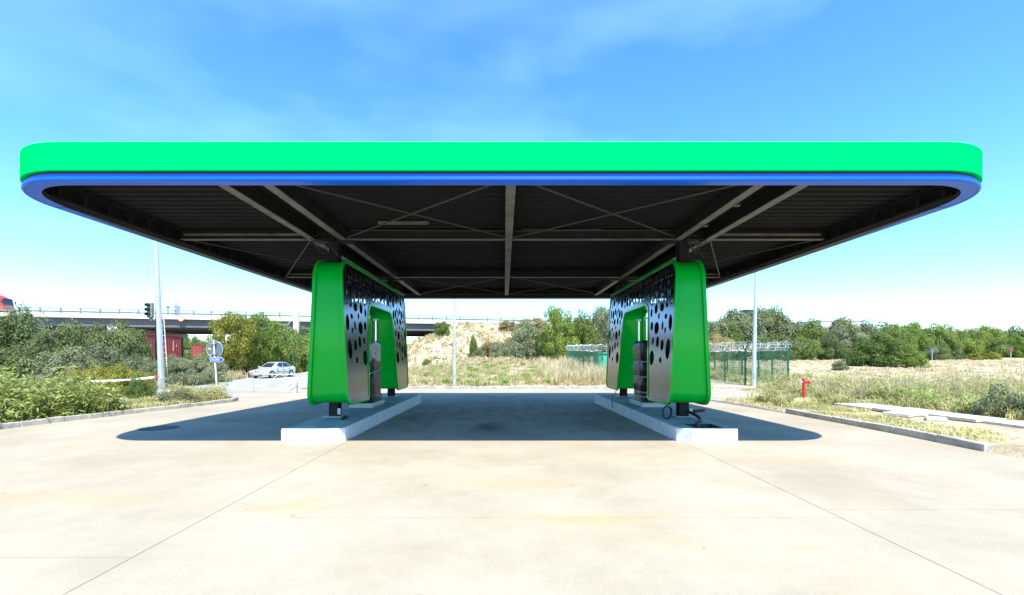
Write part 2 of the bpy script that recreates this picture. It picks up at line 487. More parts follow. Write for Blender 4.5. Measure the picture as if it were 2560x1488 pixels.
def grid_sheet(name, xs, ys, zf, m):
    X, Y = np.meshgrid(xs, ys); Z = zf(X, Y)
    co = np.stack([X, Y, Z], -1).reshape(-1, 3)
    nx, ny = len(xs), len(ys)
    i = np.arange(nx*ny).reshape(ny, nx)
    q = np.stack([i[:-1,:-1], i[:-1,1:], i[1:,1:], i[1:,:-1]], -1).reshape(-1, 4)
    me = bpy.data.meshes.new(name)
    me.vertices.add(len(co)); me.vertices.foreach_set('co', co.ravel().astype(np.float32))
    me.loops.add(q.size); me.loops.foreach_set('vertex_index', q.ravel().astype(np.int32))
    me.polygons.add(len(q)); me.polygons.foreach_set('loop_start', np.arange(0, q.size, 4).astype(np.int32))
    me.polygons.foreach_set('loop_total', np.full(len(q), 4, np.int32))
    me.update(calc_edges=True)
    me.polygons.foreach_set('use_smooth', np.ones(len(q), bool))
    return obj(name, me, m)

xs = sorted(set([-1500,-900,-500,-300,-200,-150,-120] + list(range(-100, 101, 2)) + [-9.6,-9.4,8.55,8.75,14.4,14.6,7.5,9.5,13.5,15.5] + [120,150,200,300,500,900,1500]))
ys = sorted(set([-300,-120,-60,-30,-15] + list(range(-8, 60, 2)) + [27.8,28.0,18.4,18.6] + [60+1.5*k for k in range(60)] + [160,180,220,300,450,800,1500,2600]))
tag(grid_sheet('ground', xs, ys, TZ, M['ground']), kind='structure')

# ------------------------------------------------------------------ forecourt slabs
def strip_slab(x0, x1, y0, y1, top=F0, th=.12, g=.0042):
    mb = MB(); n = max(2, int((y1-y0)/1.6)+1)
    yy = np.linspace(y0+g, y1-g, n); zz = [float(top(v)) for v in yy]
    xa, xb = x0+g, x1-g
    vs = []
    for v, z in zip(yy, zz): vs += [(xa,v,z),(xb,v,z),(xa,v,z-th),(xb,v,z-th)]
    fs = []
    for i in range(n-1):
        a = 4*i; b = a+4
        fs += [(a,a+1,b+1,b),(a+2,b+2,b+3,a+3),(a,b,b+2,a+2),(a+1,a+3,b+3,b+1)]
    fs += [(0,2,3,1), (4*(n-1),4*(n-1)+1,4*(n-1)+3,4*(n-1)+2)]
    return mb.add(vs, fs)
fb = MB()
yy = np.linspace(-12, 27.8, 30)
fb.add([p for v in yy for p in ((-15.5, v, float(F0(v))-.055), (14.5, v, float(F0(v))-.055))], [(2*i, 2*i+1, 2*i+3, 2*i+2) for i in range(29)])
fore = tag(obj('forecourt', fb, M['joint']), kind='structure')
def slab_col(x0, x1, cuts):
    for a, b in zip(cuts[:-1], cuts[1:]): obj('slab', strip_slab(x0, x1, a, b), M['concrete'], fore)
slab_col(-15.2, -9.85, [-6.2,-1.2,3.96,8.9,14,19,23.5,27.75])
slab_col(-9.85, -3.15, [-6.2,-1.2,3.96,8.9,14,19,23.5,27.75])
slab_col(-3.15, 3.55, [-5,0,4.93,9.9,14.9,19.8,23.9,27.75])
slab_col(3.55, 8.62, [-5,.2,5.2,10.2,15.2,19,23.6,27.75])
slab_col(8.62, 14.4, [19,23.6,27.75])
slab_col(8.62, 14.8, [-6,-1,3.2,8.3])
obj('slab', strip_slab(8.86, 14.8, 8.3, 9.1), M['concrete'], fore)

# asphalt side road
def road_z(y): return float(F0(y))+.006
left_e = [(-17.0,-8),(-18.3,12),(-19,21.8),(-21,34),(-23.2,44),(-26,60),(-31,90),(-38,140)]
right_e = [(-13.9,-8),(-14,14),(-14,23.9),(-12,28.4),(-10,33),(-12,60),(-16,90),(-22,140)]
def interp(e, y):
    return float(np.interp(y, [p[1] for p in e], [p[0] for p in e]))
rb = MB(); ry_ = np.concatenate([np.arange(-8, 60, 2.0), np.arange(60, 141, 8.0)])
rb.add([p for v in ry_ for p in ((interp(left_e, v), v, road_z(v)), (interp(right_e, v), v, road_z(v)))], [(2*i, 2*i+1, 2*i+3, 2*i+2) for i in range(len(ry_)-1)])
tag(obj('road', rb, M['asphalt']), kind='structure')

# kerbs: every stone a piece
def kerb_run(name, pts, w=.16, h=.13, step=1.0, jitter=.012, m='kerb'):
    root = MB()
    P = [np.array(p, float) for p in pts]
    seg = [np.hypot(*(b-a)) for a, b in zip(P[:-1], P[1:])]; cum = np.concatenate([[0], np.cumsum(seg)])
    def at(s): return np.array([np.interp(s, cum, [p[0] for p in P]), np.interp(s, cum, [p[1] for p in P])])
    n = int(cum[-1]/step); base = None
    # bedding strip
    for i in range(n):
        a, b = at(i*step), at((i+1)*step); z = float(F0((a[1]+b[1])/2))
        root.bar((a[0], a[1], z-.10), (b[0], b[1], z-.10), w*.7, .1)
    r = tag(obj(name, root, M['joint']), kind='structure')
    for i in range(n):
        a, b = at(i*step), at((i+1)*step); d = (b-a)/np.hypot(*(b-a))
        a2 = a+d*.008; b2 = b-d*.008; z = float(F0((a[1]+b[1])/2)); j = random.uniform(-jitter, jitter)
        mb = MB().bar((a2[0], a2[1], z+h/2-.06+j), (b2[0], b2[1], z+h/2-.06+random.uniform(-jitter, jitter)), w, h+.12)
        obj('kerb_stone', mb, M[m], r, bev=.012)
    return r
kerb_run('kerb_beside_weeds', [(-13.4,2.5),(-11.9,11),(-11.2,14.9),(-10.72,17.9),(-10.75,18.8),(-11.2,19.5),(-12.0,19.8)])
kerb_run('kerb_beside_path', [(8.66,8.35),(8.72,11),(8.70,14.4)], h=.14)
kerb_run('kerb_behind_forecourt', [(-9.6,27.95),(14.6,27.95)], h=.12)
# flush drain channel carrying on from the kerb
dr = MB().bar((8.70,14.45,.004+float(F0(14.45))), (8.45,19.2,.004+float(F0(19.2))), .22, .02)
chan = tag(obj('drain_channel', dr, M['galv']), kind='structure')
for i in range(24):
    t = (i+.5)/24; y = 14.45+4.75*t; x = 8.70-.25*t
    obj('grate_bar', MB().box((x, y, float(F0(y))+.018), (.16,.05,.008)), M['steel_dark'], chan)

# verges
def patch(name, poly, z, m):
    n = len(poly); c = np.mean(poly, axis=0)
    mb = MB(); vs = [(c[0], c[1], float(F0(c[1]))+z)] + [(p[0], p[1], float(F0(p[1]))+z) for p in poly]
    mb.add(vs, [(0, 1+i, 1+(i+1) % n) for i in range(n)])
    return tag(obj(name, mb, m), kind='structure')
patch('verge', [(-14.1,2.5),(-13.4,2.5),(-11.95,11),(-11.25,14.9),(-10.8,17.9),(-10.85,18.8),(-11.25,19.4),(-12.0,19.75),(-14.1,21.5),(-14.1,12)], .07, M['soil'])

# broken concrete path beyond the right kerb
pth = tag(obj('path', MB().box((11.7,11,-.0+.03), (1.3,9,.06)), M['soil']), kind='structure')
for k, (x, y, w, l, rz, dz) in enumerate([(11.55,14.8,1.15,1.5,.03,.0),(11.6,13.3,1.2,1.4,-.02,.02),(11.75,11.9,.9,1.1,.16,.03),(12.1,10.5,1.1,1.55,.02,.0),(12.2,8.95,1.1,1.45,.01,-.01),(12.25,7.4,1.15,1.5,.0,.0),(10.75,12.7,.55,.6,.5,.02),(10.9,11.8,.5,.4,.9,.01)]):
    obj('path_slab', MB().box((x, y, .12+dz), (w, l, .08), rz), M['sand'], pth, bev=.012)

# ------------------------------------------------------------------ overpass
br = thing('road_bridge', 'long pale concrete road bridge on girders crossing behind the forecourt', 'bridge', (float(BR0[0]), float(BR0[1]), 0))
def bp(t, off, z):   # point along the bridge (t in metres), off behind the front edge
    q = BR0 + BRU*t + BRN*off; return (float(q[0]), float(q[1]), z)
T0, T1 = -60.0, 1.16*BRL
def beam_along(a, b, off0, off1, z0, z1):
    mb = MB(); P = [bp(a, off0, 0), bp(b, off0, 0), bp(b, off1, 0), bp(a, off1, 0)]
    return mb.prism([(p[0], p[1]) for p in P], z0, z1)
obj('deck_edge', beam_along(T0, T1+1.5, -.15, .25, 8.5, 9.15), M['bridge_edge'], br)
obj('deck_slab', beam_along(T0, T1+1.5, .25, 30, 8.55, 8.95), M['bridge_girder'], br)
for k, (o, z0) in enumerate([(.75,7.05),(4.5,7.1),(9,7.1),(13.6,7.05),(16.6,7.05),(21,7.1),(26,7.1),(29.4,7.05)]):
    for a, b in zip([T0, .176*BRL-40, .176*BRL-20, .176*BRL, .176*BRL+20, .176*BRL+40], [.176*BRL-40.1, .176*BRL-20.1, .176*BRL-.1, .176*BRL+19.9, .176*BRL+39.9, T1-.6]):
        g = MB()
        P = [(0,z0),(.55,z0),(.55,z0+.28),(.36,z0+.42),(.36,8.55),(.19,8.55),(.19,z0+.42),(0,z0+.28)]
        va = [bp(a, o-.27+p[0], p[1]) for p in P]; vb = [bp(b, o-.27+p[0], p[1]) for p in P]
        n = len(P); g.add(va+vb, [(i, (i+1) % n, n+(i+1) % n, n+i) for i in range(n)]+[tuple(range(n-1,-1,-1)), tuple(range(n, 2*n))])
        obj('girder', g, M['bridge_girder'], br)
for k in range(-2, 3):
    t = .176*BRL+20*k
    cap = beam_along(t-.8, t+.8, -.4, 14.5, 6.1, 7.0); obj('pier_cap', cap, M['bridge_edge'], br)
    obj('pier_cap', beam_along(t-.8, t+.8, 15.8, 30, 6.1, 7.0), M['bridge_edge'], br)
    for o in (2.5, 11.5, 18.5, 27.5):
        q = bp(t, o, 0); obj('pier', MB().lathe((q[0], q[1], -.5), [(.6,0),(.6,6.6)], 14), M['bridge_girder'], br, sm=40)
obj('abutment', beam_along(T1-.5, T1+1.5, -.6, 31, 2, 8.5), M['bridge_edge'], br)
# parapet: posts, two handrails and a crash barrier
for i in range(-14, 58):
    t = i*2.9
    if t > T1+62: break
    q = bp(t, .05, 0); 
    zb = 9.15 if t < T1 else 9.0
    obj('parapet_post', MB().box((q[0], q[1], zb+.5), (.22,.16,1.0), math.atan2(BRU[1], BRU[0])), M['bridge_edge'], br)
for z, w, h in ((10.12,.08,.11),(9.86,.06,.07),(9.52,.08,.26)):
    obj('crash_barrier' if h > .2 else 'handrail', MB().bar(bp(-14*2.9, -.06, z), bp(T1+62, -.06, z), w*1.3, h*1.2), M['rail'], br)
for z, w, h in ((9.9,.08,.05),(9.5,.08,.26)):
    obj('median_barrier', MB().bar(bp(-14*2.9, 15, z), bp(T1+62, 15, z), w, h), M['galv'], br)
rd = beam_along(T1+1.5, T1+160, -.8, 31, 7.8, 8.9)
tag(obj('embankment_road', rd, M['asphalt']), kind='structure')

# height limit sign hanging on the bridge edge
qs = bp(0, -.25, 8.95); tt = (454-1261)/1168.3
s_ = -(BR0[0]-tt*BR0[1])/(BRU[0]-tt*BRU[1]); qs = bp(float(s_), -.30, 8.6)
hs = thing('height_limit_sign', 'round red rimmed white height limit sign on the bridge edge', 'sign', qs, math.atan2(BRU[1], BRU[0]))
obj('sign_rim', MB().disc((0,0,0), .52, (0,1,0), .04, 28), M['red'], hs, local=True)
obj('sign_face', MB().disc((0,-.024,0), .42, (0,1,0), .02, 28), M['white'], hs, local=True)
tx = obj('sign_text', text_mesh('4,5', .42), M['black'], hs, local=True); tx.location = (0,-.037,0); tx.rotation_euler = (math.radians(90),0,0)
for sgn in (1, -1):
    obj('arrow_mark', MB().add([(-.09,-.037,sgn*.37),(.09,-.037,sgn*.37),(0,-.037,sgn*.25)], [(0,1,2)]), M['black'], hs, local=True)

# ------------------------------------------------------------------ canopy
CX0, CX1, CY0, CY1, CR = -7.83, 7.73, 6.83, 20.95, 1.25
can = thing('canopy', 'wide station canopy with bright green fascia and blue lower trim', 'canopy', (-.05, 13.9, 4.28))
def ring_outline(d, seg=14):
    r = max(CR-d, .05)
    return rounded([(CX0+d,CY0+d,r),(CX1-d,CY0+d,r),(CX1-d,CY1-d,r),(CX0+d,CY1-d,r)], seg)
def ring_wall(levels):
    """levels: list of (inset, z) swept round the roof outline"""
    outs = [ring_outline(d) for d, z in levels]; n = len(outs[0]); mb = MB()
    vs = [(p[0], p[1], levels[j][1]) for j in range(len(levels)) for p in outs[j]]
    fs = [(j*n+i, j*n+(i+1) % n, (j+1)*n+(i+1) % n, (j+1)*n+i) for j in range(len(levels)-1) for i in range(n)]
    return mb.add(vs, fs)
obj('fascia', ring_wall([(.10,4.43),(.0,4.43),(.0,4.835),(.02,4.85),(.10,4.85),(.10,4.43)]), M['fascia_green'], can, sm=30)
obj('shadow_gap', ring_wall([(.06,4.385),(.06,4.435),(.12,4.435)]), M['black'], can)
obj('blue_trim', ring_wall([(.12,4.39),(.045,4.39),(.045,4.345),(.015,4.34),(.012,4.30),(.03,4.283),(.05,4.28),(.06,4.30),(.12,4.30)]), M['blue'], can, sm=30)
# soffit ring: blue at the front and round the corners, dark along the sides and back
outer = ring_outline(.055, 14); innr = ring_outline(.24, 14)
nb = len(outer); blue = MB(); dark = MB()
for i in range(nb):
    j = (i+1) % nb
    q = [(*outer[i], 4.286), (*outer[j], 4.286), (*innr[j], 4.292), (*innr[i], 4.292)]
    (blue if max(outer[i][1], outer[j][1]) < CY0+CR+.05 else dark).add(q, [(0,3,2,1)])
for side in (0, 1):   # the tapering end of the blue soffit
    xo, xi = ((CX0+.055, CX0+.24) if side == 0 else (CX1-.055, CX1-.24))
    y0 = CY0+CR; zt = 4.283
    blue.add([(xo,y0,zt),(xi,y0,zt),(xo+(xi-xo)*.12,y0+2.6,zt),(xo,y0+2.6,zt)], [(0,1,2,3)])
obj('soffit_trim', blue, M['blue'], can); obj('side_soffit', dark, M['dark_trim'], can)
# inner return wall and its stud frame
obj('inner_wall', ring_wall([(.13,4.30),(.13,4.66)]), M['hollow'], can)
obj('inner_lip', ring_wall([(.24,4.292),(.24,4.36),(.26,4.36),(.26,4.30)]), M['dark_trim'], can)
for sx_, x in ((1, CX0+.30), (-1, CX1-.30)):
    for z in (4.37, 4.63): obj('frame_rail', MB().bar((x, CY0+.9, z), (x, CY1-.6, z), .05, .05), M['steel_dark'], can)
    y = CY0+1.05
    while y < CY1-.7:
        obj('stud', MB().box((x, y, 4.50), (.06,.05,.22)), M['steel_dark'], can); y += .5
# corrugated roof sheet, ribs across
prof = []; y = CY0+.12
while y < CY1-.14:
    prof += [(y,4.655),(y+.10,4.655),(y+.125,4.695),(y+.225,4.695)]; y += .25
dk = MB(); 
def deck_in(y):   # keep the sheet inside the rounded corners
    e = min(y-(CY0+.13), (CY1-.13)-y); r_ = CR-.13
    return 0.0 if e >= r_ else r_-math.sqrt(max(0, r_*r_-(r_-max(e, 0))**2))
vs = [(x, p[0], p[1]) for p in prof for x in (CX0+.13+deck_in(p[0]), CX1-.13-deck_in(p[0]))]
dk.add(vs, [(2*i, 2*i+2, 2*i+3, 2*i+1) for i in range(len(prof)-1)]); n0 = len(dk.v)
obj('roof_deck', dk, M['deck'], can)
obj('roof_sheet', MB().prism(ring_outline(.11), 4.72, 4.76), M['galv'], can)
# main girders along the lanes (I-sections), purlins across
def add_beam(name, a, b, w, z0, z1, m, tf=.016, tw=.012):
    a = Vector(a); b = Vector(b)
    o = obj(name, MB().bar((a.x,a.y,z0+tf/2), (b.x,b.y,z0+tf/2), w, tf), m, can)
    obj('web', MB().bar((a.x,a.y,(z0+z1)/2), (b.x,b.y,(z0+z1)/2), tw, z1-z0-2*tf-.002).bar((a.x,a.y,z1-tf/2), (b.x,b.y,z1-tf/2), w, tf), M['steel_dark'], o)  # shade put into the colour: web and top flange darker than bottom flange
    return o
BX = [-4.44, -3.73, .10, 4.02, 4.72]
for x in BX:
    add_beam('main_beam', (x, CY0+.32, 0), (x, CY1-.3, 0), .16, 4.40, 4.645, M['flange'])
for yb in (10.85, 16.0, 20.4):
    xb = [CX0+.34, BX[0]-.09, BX[1]+.09, BX[2]-.09, BX[2]+.09, BX[3]-.09, BX[4]+.09, CX1-.34]
    for k in (0, 2, 4, 6):
        add_beam('cross_beam', (xb[k], yb, 0), (xb[k+1], yb, 0), .12, 4.41, 4.64, M['steel_dark'] if yb > 20 else M['flange'])
    for k in (1, 5):
        add_beam('cross_beam', (BX[0 if k == 1 else 3]+.09, yb, 0), (BX[1 if k == 1 else 4]-.09, yb, 0), .12, 4.41, 4.64, M['steel_dark'])
add_beam('end_beam', (CX0+.9, CY0+.30, 0), (CX1-.9, CY0+.30, 0), .1, 4.41, 4.64, M['steel_dark'])
# perforated cable trays beside the outer purlins
for x0, x1 in ((-7.35,-4.6), (4.85,7.25)):
    for yb in (10.72, 15.87):
        obj('cable_tray', MB().box(((x0+x1)/2, yb, 4.50), (x1-x0,.02,.05)), M['flange'], can)
# tie rods in crossed pairs
def rod(a, b): obj('tie_rod', MB().tube([a, b], .017, 6), M['rod'], can)
for ya, yb in ((CY0+.4,10.75), (16.1,20.3)):
    for x0, x1 in ((BX[1]+.1, BX[2]-.1), (BX[2]+.1, BX[3]-.1)):
        rod((x0, ya, 4.46), (x1, yb, 4.46)); rod((x0, yb, 4.44), (x1, ya, 4.44))
for s, x0, x1 in ((1, CX0+.4, BX[0]-.1), (-1, CX1-.4, BX[4]+.1)):
    rod((x0, 10.95, 4.45), (x1, 15.9, 4.45)); rod((x0, 15.9, 4.43), (x1, 10.95, 4.43))
# conduits and loose cables
for y, x0, x1 in ((10.7, -3.5, 3.8), (10.62, .4, 2.2)):
    obj('conduit', MB().tube([(x0, y, 4.60), ((x0+x1)/2, y+.02, 4.585), (x1, y, 4.60)], .016, 6), M['black'], can)
obj('tube_lamp_fitting', MB().box((-2.2,10.2,4.62), (1.1,.09,.05)), M['flange'], can)
for cx in (-4.08, 4.37):
    for yb in (10.95, 16.45):
        for k in range(4):
            a0 = random.uniform(-.2, .2); P = []
            for q in range(9):
                t = q/8; P.append((cx+a0+.22*math.sin(t*6.3+k)*(.5+.3*k/4), yb-.25+.1*math.cos(t*5+k), 4.46-.42*t+.07*math.sin(t*9+k*2)))
            obj('loose_cable', MB().tube(P, .012, 5), M['black'], can, sm=60)
# round and clamp fittings on the right girder
for y in (8.3, 9.6): obj('clamp', MB().box((4.13, y, 4.385), (.10,.05,.03)), M['flange'], can)

# ------------------------------------------------------------------ islands, pylons, pumps
HOLES = [(0.17,2.49,0.13,0.201),(0.49,2.66,0.10,0.071),(0.70,2.45,0.075,0.117),(0.50,2.33,0.067,0.075),(1.14,2.42,0.20,0.162),(1.53,2.49,0.12,0.126),(1.00,2.71,0.073,0.080),(0.80,2.91,0.17,0.115),(1.24,2.91,0.14,0.134),(1.60,2.84,0.09,0.12),(0.45,2.93,0.091,0.074),(0.15,2.96,0.086,0.058),(0.26,1.88,0.165,0.256),(0.67,1.98,0.125,0.144),(1.02,2.07,0.125,0.143),(1.38,2.11,0.086,0.094),(1.42,1.67,0.20,0.202),(0.74,1.62,0.098,0.078)]
PL = 6.7
OPEN = [(5.0,.58),(4.55,3.1),(2.05,3.1),(1.7,.58)]
ARCH = [(0,.58,.34),(1.7,.58,.14),(2.05,3.1,.30),(4.55,3.1,.30),(5.0,.58,.14),(PL,.58,.34),(PL,3.96,.45),(0,3.96,.45)]
def in_arch(y, z, m):
    if z > 3.96-.13-m or z < .8+m or y < .12+m or y > PL-.12-m: return False
    for cy in (0, PL):   # outer top corners
        if abs(y-cy) < .45 and z > 3.96-.45 and math.hypot(abs(y-cy)-.45, z-3.51) > .45-.12-m: return False
    t = (z-.58)/2.52
    if z < 3.1+.12+m and 1.7+.35*t-.11-m < y < 5.0-.45*t+.11+m: return False
    return True
def make_holes(seed):
    r = random.Random(seed); H = []
    for y, z, a, b in HOLES:
        y += .10
        if in_arch(y, z, max(a, b)*.9) or in_arch(y, z, a*.92): H.append((y, z, a*.92, b*.95, r.uniform(-.15, .15)))
    for y, z, a, b in HOLES:
        y2 = PL-(y+.10)
        if in_arch(y2, z, a*.92): H.append((y2, z, a*.92, b*.95, r.uniform(-.15, .15)))
    H = [h for i, h in enumerate(H) if all(math.hypot((h[0]-g[0])/(h[2]+g[2]+.04), (h[1]-g[1])/(h[3]+g[3]+.04)) > 1 for g in H[:i])]
    for k in range(9000):
        s = (.14 if k < 1200 else .10 if k < 3500 else .06)
        a = s*r.uniform(.7, 1.25); b = s*r.uniform(.9, 1.5); y = r.uniform(.1, PL-.1); z = r.uniform(3.0, 3.85)
        if in_arch(y, z, max(a, b)*.95) and all(math.hypot((y-g[0])/(a+g[2]+.03), (z-g[1])/(b+g[3]+.03)) > 1 for g in H): H.append((y, z, a, b, r.uniform(-.3, .3)))
        if len(H) > 150: break
    return H
def half_w(z): return .47 - (z-.58)*(.16/3.38)
arch = rounded(ARCH, 8)
panel_out = inset(arch, .055)
def panel_mesh(seed):
    cu = bpy.data.curves.new('panel_outline', 'CURVE'); cu.dimensions = '2D'; cu.fill_mode = 'BOTH'; cu.extrude = .004
    def spl(pts):
        s = cu.splines.new('POLY'); s.points.add(len(pts)-1); s.use_cyclic_u = True
        for p, q in zip(s.points, pts): p.co = (q[0], q[1], 0, 1)
    spl(panel_out)
    for y, z, a, b, ro in make_holes(seed):
        spl([(y+a*math.cos(t)*math.cos(ro)-b*math.sin(t)*math.sin(ro), z+a*math.cos(t)*math.sin(ro)+b*math.sin(t)*math.cos(ro)) for t in [2*math.pi*k/18 for k in range(18)]])
    o = bpy.data.objects.new('panel_source', cu); COL.objects.link(o)
    me = bpy.data.meshes.new_from_object(o.evaluated_get(bpy.context.evaluated_depsgraph_get()))
    bpy.data.objects.remove(o); bpy.data.curves.remove(cu)
    return me
PANEL = panel_mesh(3)
def pylon(cx, y0, mirror, label):
    t = thing('pump_pylon', label, 'pylon', (cx, y0, 0), group='perforated pylons under the canopy')
    n = len(arch); rec = inset(arch, .05); lip = inset(arch, .075)
    def strip(a, b, fa, fb):   # quads between two outlines at given x functions
        mb = MB(); vs = [(fa(p[1]), p[0], p[1]) for p in a]+[(fb(p[1]), p[0], p[1]) for p in b]
        return vs, [(i, (i+1) % n, n+(i+1) % n, n+i) for i in range(n)]
    band = MB(); band.add(*strip(rec, rec, lambda z: -half_w(z)+.07, lambda z: half_w(z)-.07))
    obj('band', band, M['green'], t, sm=30, local=True)
    for s in (-1, 1):
        rim = MB()
        xin = lambda z: s*(half_w(z)-.075); xo = lambda z: s*half_w(z)
        rim.add(*strip(rec, arch, xin, xin)); rim.add(*strip(arch, arch, xin, xo)); rim.add(*strip(arch, lip, xo, xo)); rim.add(*strip(lip, lip, xo, xin))
        obj('rim', rim, M['green'], t, sm=30, local=True)
        me = PANEL.copy()
        for v in me.vertices:
            y, z, d = v.co; x = s*(half_w(z)-.018)+d; v.co = (x, y, z)
        me.update(); o = obj('perforated_panel', me, M['panel'], t, local=True)
    # steel frame inside; black strip and boxes added to darken the holes
    rec2 = inset(arch, .062)
    lin = MB(); lin.add(*strip(rec2, rec2, lambda z: -half_w(z)+.06, lambda z: half_w(z)-.06))
    obj('dark_backing', lin, M['hollow'], t, local=True)
    for ya, yb in ((.12,1.62),(5.12,6.58)):
        obj('dark_leg_fill', MB().prism([(-.22,ya),(.22,ya),(.22,yb),(-.22,yb)], .75, 2.98), M['hollow'], t, local=True)
    for yc in (.5, 5.95):
        obj('column', ibeam_v(0, yc, .22, .26, 4.40), M['steel_dark'], t, local=True)
        obj('foot_plate', MB().box((0, yc, .305), (.42,.42,.02)), M['galv'], t, local=True)
        obj('head_plate', MB().box((0, yc, 4.39), (.9,.3,.02)), M['steel_dark'], t, local=True)
    obj('service_box', MB().box((.14, .36, .43), (.07,.03,.14)), M['galv'], t, local=True)
    obj('reflection_line', MB().prism([(-half_w(1.0)+.076,.0465),(half_w(1.0)-.076,.0465),(half_w(1.0)-.076,.0515),(-half_w(1.0)+.076,.0515)], 1.0, 1.006), M['green'], t, local=True)  # edge of the lit ground's reflection, put in as a thin raised line
    return t
def ibeam_v(x, y, w, z0, z1):
    mb = MB()
    for s in (-1, 1): mb.box((x, y+s*(w/2-.01), (z0+z1)/2), (w,.02,z1-z0))
    mb.box((x, y, (z0+z1)/2), (.014, w-.042, z1-z0)); return mb
pylon(-3.98, 10.5, False, 'green pylon with perforated steel sides, beside the pump capped in silver foil')
pylon(4.19, 10.5, True, 'green pylon with perforated steel sides, beside the bulging roped pump and open cable pit')

def island(name, pts, label, pit=None):
    t = thing(name, label, 'pump island', (sum(p[0] for p in pts)/len(pts), 13.6, 0), group='raised pump islands')
    H = .275; n = len(pts)
    mb = MB(); o2 = inset(pts, .02)
    mb.add([(p[0],p[1],-.25) for p in pts]+[(p[0],p[1],H-.015) for p in pts]+[(p[0],p[1],H) for p in o2],
           [(i,(i+1)%n,n+(i+1)%n,n+i) for i in range(n)]+[(n+i,n+(i+1)%n,2*n+(i+1)%n,2*n+i) for i in range(n)])
    obj('side', mb, M['white_conc'], t)
    i2 = o2
    if pit is None:
        obj('top', MB().add([(p[0],p[1],H) for p in i2], [tuple(range(n))]), M['island_top'], t)
    else:
        x0,x1,y0,y1 = pit
        cu = bpy.data.curves.new('top_outline', 'CURVE'); cu.dimensions = '2D'; cu.fill_mode = 'BOTH'
        for P in (i2, [(x0,y0),(x1,y0),(x1,y1),(x0,y1)]):
            s = cu.splines.new('POLY'); s.points.add(len(P)-1); s.use_cyclic_u = True
            for a, b in zip(s.points, P): a.co = (b[0], b[1], H, 1)
        o = bpy.data.objects.new('top_source', cu); COL.objects.link(o)
        me = bpy.data.meshes.new_from_object(o.evaluated_get(bpy.context.evaluated_depsgraph_get()))
        bpy.data.objects.remove(o); bpy.data.curves.remove(cu)
        for v in me.vertices: v.co = v.co - t.location; v.co.z = H
        obj('top', me, M['island_top'], t, local=True)
        pb = MB(); P = [(x0,y0),(x1,y0),(x1,y1),(x0,y1)]
        pb.add([(p[0],p[1],H-.001) for p in P]+[(p[0],p[1],.06) for p in P], [(i,4+i,4+(i+1)%4,(i+1)%4) for i in range(4)]+[(4,5,6,7)])
        obj('cable_pit', pb, M['cast_iron'], t)
    return t
def isl_pts(xo, xi, fo, fi, y0=9.13, y1=18.2):
    return [(fo,y0),(fi,y0),(xi,y0+.27),(xi,y1-.3),(fi,y1),(fo,y1),(xo,y1-.3),(xo,y0+.12)]
island('pump_island', isl_pts(-4.42, -3.20, -4.24, -3.46), 'white raised island with plain front top, under the foil capped pump')
pr = [(-p[0], p[1]) for p in isl_pts(-4.62, -3.46, -4.50, -3.68)][::-1]
island('pump_island', pr, 'white raised island with an open cable pit in its front top', pit=(3.80,4.38,9.32,9.95))

